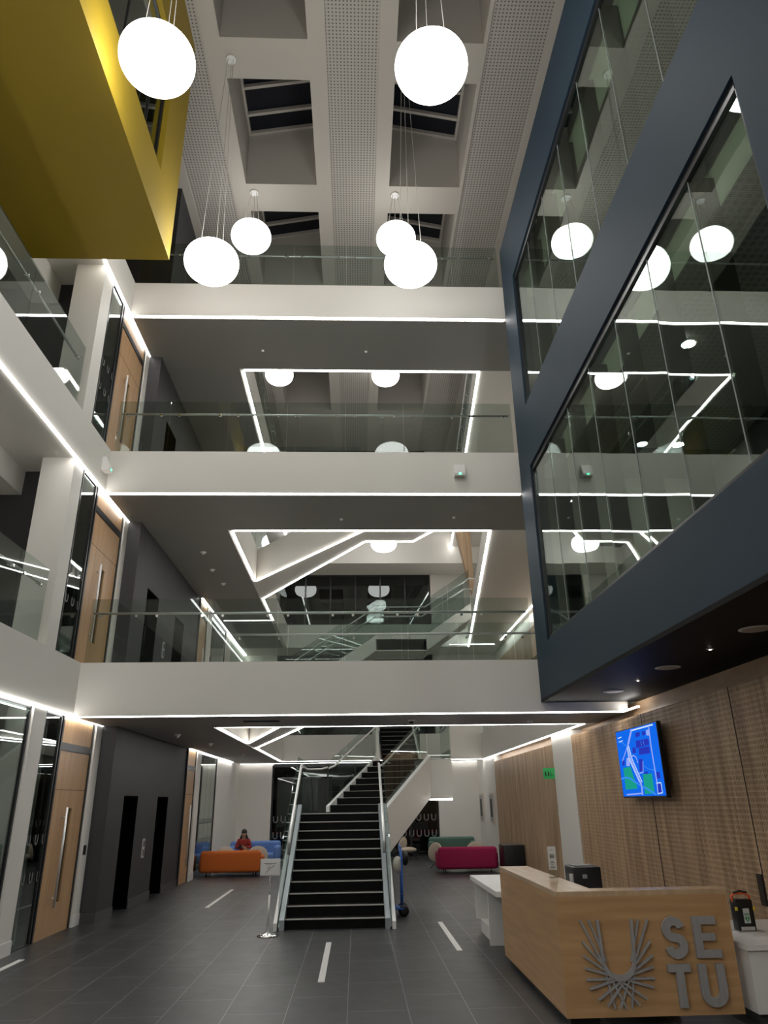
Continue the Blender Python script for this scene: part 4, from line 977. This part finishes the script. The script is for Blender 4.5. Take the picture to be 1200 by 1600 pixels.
t = thing('side_table', (-3.2, 22.75, 0), 'low round white table in front of the seated person', 'table')
MB().lathe((-3.2, 22.75, .40), [(.34, 0), (.35, .01), (.35, .025)], 32).build('tabletop', m_trim, t)
MB().tube([(-3.2, 22.75, .01), (-3.2, 22.75, .40)], .025, 12).build('pedestal', m_black, t)
MB().lathe((-3.2, 22.75, 0), [(.2, 0), (.2, .012)], 28).build('foot', m_black, t)
q = MB(); q.hexa([(-3.20, 22.66, .426), (-3.08, 22.66, .426), (-3.08, 22.74, .426), (-3.20, 22.74, .426)], [(-3.21, 22.65, .57), (-3.07, 22.65, .57), (-3.07, 22.75, .57), (-3.21, 22.75, .57)])
tag(q.build('paper_bag', pm('kraft_paper', (.42, .25, .12), .8)), 'small brown paper bag on the round table', 'bag')
# black bin unit behind the magenta sofa
t = thing('bin_unit', (3.95, 20.4, 0), 'black recycling cabinet between the magenta sofa and oak panel', 'bin')
MB().rbox(3.74, 4.27, 20.0, 20.7, 0, .66, .01).build('cabinet', m_black, t)
B(3.74, 4.27, 20.0, 20.7, .662, .68).build('lid', m_blackfr, t)
B(3.98, 4.00, 19.995, 19.999, .04, .64).build('door_gap', m_blackfr, t)
# blue hand truck with bags, right of the stairs
t = thing('hand_truck', (.75, 13.6, 0), 'blue hand truck leaning beside the right stair stringer', 'hand truck')
mbl = pm('blue_enamel', (.03, .12, .45), .35)
yy = 13.55
fr = MB()
for dy in (-.17, .17): fr.tube([(.76, yy+dy, .12), (.76, yy+dy, .55), (.76, yy+dy, .85), (.745, yy+dy*.9, 1.02)], .016, 10)
fr.tube([(.745, yy-.155, 1.02), (.73, yy, 1.06), (.745, yy+.155, 1.02)], .016, 10)
for z_ in (.30, .60, .85): fr.tube([(.76, yy-.17, z_), (.76, yy+.17, z_)], .012, 8)
fr.build('frame', mbl, t)
MB().rbox(.64, .78, yy-.2, yy+.2, .10, .13, .008).build('toe_plate', mbl, t)
for dy in (-.17, .17): MB().lathe((.78, yy+dy, .085), [(.04, -.02), (.085, -.018), (.085, .018), (.04, .02)], 24, Matrix.Rotation(R(90), 3, 'X')).build('wheel', m_black, t)
tag(MB().ball((.70, 13.55, .76), .10, (.8, 1.2, 1.3)).build('plastic_bag', pm('cream_plastic', (.5, .46, .38), .5)), 'cream plastic bag hanging on the blue hand truck', 'bag')
tag(MB().ball((.84, 13.75, .84), .09, (.7, 1.1, 1.3)).build('plastic_bag', m_black), 'black plastic bag hanging on the blue hand truck', 'bag')

# ================================================================== PERSON
def skin(name, pts, edges, rad, mat, parent, sub=2):
    me = bpy.data.meshes.new(name); me.from_pydata([tuple(p) for p in pts], edges, []); me.update()
    o = bpy.data.objects.new(name, me); COL.objects.link(o)
    md = o.modifiers.new('s', 'SKIN'); md.use_smooth_shade = True
    if not me.skin_vertices: 
        bpy.context.view_layer.objects.active = o
    for v, r in zip(me.skin_vertices[0].data, rad): v.radius = (r, r) if not isinstance(r, tuple) else r
    me.skin_vertices[0].data[0].use_root = True
    sm = o.modifiers.new('u', 'SUBSURF'); sm.levels = sub; sm.render_levels = sub
    bpy.context.view_layer.update()
    m2 = bpy.data.meshes.new_from_object(o.evaluated_get(bpy.context.evaluated_depsgraph_get()))
    bpy.data.objects.remove(o)
    for p in m2.polygons: p.use_smooth = True
    m2.materials.clear(); m2.materials.append(mat)
    o = bpy.data.objects.new(name, m2); COL.objects.link(o)
    if parent is not None: m2.transform(Matrix.Translation(-wloc(parent))); o.parent = parent
    return o
PX, PY, PZ = -3.38, 23.85, .31     # hips, seated on the blue sofa, facing the viewer (-y)
S = .84
def pp_(x, y, z): return (PX+x*S, PY+y*S, PZ+z*S)
t = thing('person', (PX, PY, 0), 'seated person with long dark hair in a red jacket looking at a phone', 'person')
m_skin = pm('skin', (.45, .27, .19), .55); m_red = fabric('red_jacket', (.30, .022, .014)); m_hair = pm('dark_hair', (.012, .008, .007), .5); m_jean = fabric('dark_trousers', (.02, .02, .025))
# body (continuous): pelvis, spine, neck, head, arms with hands, legs
bp = [pp_(0, 0, .10), pp_(0, .02, .28), pp_(0, .02, .46), pp_(0, -.01, .56), pp_(0, -.055, .665), pp_(0, -.06, .75),
      pp_(-.17, .02, .50), pp_(-.24, -.05, .27), pp_(-.08, -.27, .30), pp_(-.04, -.32, .32),
      pp_(.17, .02, .50), pp_(.24, -.05, .27), pp_(.09, -.27, .28), pp_(.06, -.31, .30),
      pp_(-.09, -.02, .07), pp_(-.12, -.42, .09), pp_(-.12, -.46, -.32), pp_(-.12, -.58, -.375),
      pp_(.09, -.02, .07), pp_(.12, -.42, .09), pp_(.12, -.46, -.32), pp_(.12, -.58, -.375)]
be = [(0, 1), (1, 2), (2, 3), (3, 4), (4, 5), (2, 6), (6, 7), (7, 8), (8, 9), (2, 10), (10, 11), (11, 12), (12, 13), (0, 14), (14, 15), (15, 16), (16, 17), (0, 18), (18, 19), (19, 20), (20, 21)]
br_ = [x*S for x in (.13, .12, .10, .045, .075, .088, .06, .045, .028, .03, .06, .045, .028, .03, .08, .06, .042, .035, .08, .06, .042, .035)]
skin('body', bp, be, br_, m_skin, t)
# fingers
for sx, hx in ((-1, -.04), (1, .06)):
    pts = []; ed = []; rd = []
    for f_, (oz, ln) in enumerate(((.03, .06), (.012, .07), (-.006, .066), (-.022, .05))):
        b0 = len(pts); pts += [pp_(hx, -.32, .31+oz*.8), pp_(hx-sx*.02, -.365, .315+oz), pp_(hx-sx*(.02+ln*.5), -.375, .315+oz)]
        ed += [(b0, b0+1), (b0+1, b0+2)]; rd += [.009*S]*3
        if f_: ed.append((0, b0))
    b0 = len(pts); pts += [pp_(hx-sx*.01, -.33, .345), pp_(hx-sx*.035, -.345, .36)]; ed += [(0, b0), (b0, b0+1)]; rd += [.01*S, .009*S]
    skin('fingers', pts, ed, rd, m_skin, t, 1)
# jacket, trousers
jp = [pp_(0, 0, .04), pp_(0, .02, .28), pp_(0, .02, .46), pp_(0, .01, .53), pp_(-.17, .02, .50), pp_(-.25, -.05, .27), pp_(-.10, -.25, .30), pp_(.17, .02, .50), pp_(.25, -.05, .27), pp_(.11, -.25, .28)]
skin('jacket', jp, [(0, 1), (1, 2), (2, 3), (2, 4), (4, 5), (5, 6), (2, 7), (7, 8), (8, 9)], [x*S for x in (.17, .155, .13, .075, .085, .07, .05, .085, .07, .05)], m_red, t)
skin('trousers', [bp[0], bp[14], bp[15], bp[16], bp[18], bp[19], bp[20]], [(0, 1), (1, 2), (2, 3), (0, 4), (4, 5), (5, 6)], [x*S for x in (.15, .095, .075, .055, .095, .075, .055)], m_jean, t)
for sx in (-1, 1): MB().rbox(PX+sx*.12*S-.04, PX+sx*.12*S+.04, PY-.68*S, PY-.42*S, 0, .07, .02).build('shoe', m_black, t)
# face features and hair
hc = Vector(pp_(0, -.075, .712))
for sx in (-1, 1): MB().ball(hc+Vector((sx*.027, -.068, .008)), .010, (1.2, .6, .7), 12).build('eye', m_black, t)
MB().ball(hc+Vector((0, -.078, -.012)), .011, (.8, 1, 1.4), 12).build('nose', m_skin, t)
MB().ball(hc+Vector((0, -.066, -.042)), .014, (1.4, .5, .5), 12).build('mouth', pm('lips', (.3, .08, .07), .5), t)
for sx in (-1, 1): MB().ball(hc+Vector((sx*.066, .02, -.005)), .018, (.5, .8, 1.2), 12).build('ear', m_skin, t)
tp = MB(); tp.ball(pp_(0, .018, .775), .10*S, (.98, 1, 1.08)); tp.build('hair_crown', m_hair, t)
hp = [pp_(0, .03, .765), pp_(0, .05, .69), pp_(0, .075, .55), pp_(0, .10, .40), pp_(-.085, 0, .66), pp_(-.13, .0, .50), pp_(-.12, -.06, .36), pp_(.085, 0, .66), pp_(.15, .0, .50), pp_(.20, -.02, .38), pp_(.19, -.05, .29)]
skin('hair', hp, [(0, 1), (1, 2), (2, 3), (0, 4), (4, 5), (5, 6), (0, 7), (7, 8), (8, 9), (9, 10)], [x*S for x in (.088, .095, .09, .06, .035, .045, .03, .035, .05, .055, .03)], m_hair, t)
tag(MB().rbox(PX-.10, PX+.0, PY-.335, PY-.322, PZ+.25, PZ+.31, .004).build('phone', m_black), 'black phone held in the seated person\'s hands', 'phone')

# ================================================================== sub-parts: pieces that belong to a part hang from that part
def nest(kind, pairs):
    for root in [o for o in COL.objects if o.parent is None and o.name.split('.')[0] == kind]:
        kids = list(root.children)
        for piece, part in pairs:
            hosts = [c for c in kids if c.name.split('.')[0] == part]
            if not hosts: continue
            for c in kids:
                if c.name.split('.')[0] == piece:
                    mid = sum((Vector(v) for v in c.bound_box), Vector())/8
                    h = min(hosts, key=lambda q: (sum((Vector(v) for v in q.bound_box), Vector())/8-mid).length)
                    c.parent = h
nest('glass_balustrade', [('rail_bracket', 'handrail')])
nest('staircase', [('rail_bracket', 'handrail')])
nest('defibrillator', [('heart', 'label'), ('bolt', 'label'), ('lettering', 'label'), ('buckle', 'case'), ('window', 'case')])
nest('wall_screen', [(k, 'display') for k in ('map_field', 'map_building', 'map_car_park', 'map_edge', 'map_road')])
nest('sign_stand', [('stair_drawing', 'notice'), ('arrow', 'notice')])
nest('leaflet_holder', [('print_lines', 'printed_sheet')])
nest('framed_picture', [('print', 'mount')])
nest('toilet_sign', [('pictogram', 'sign_plate')])
nest('bin_unit', [('door_gap', 'cabinet')])
nest('printer', [('badge', 'body'), ('top_tray', 'body')])
nest('lift_core', [('call_display', 'call_panel')])
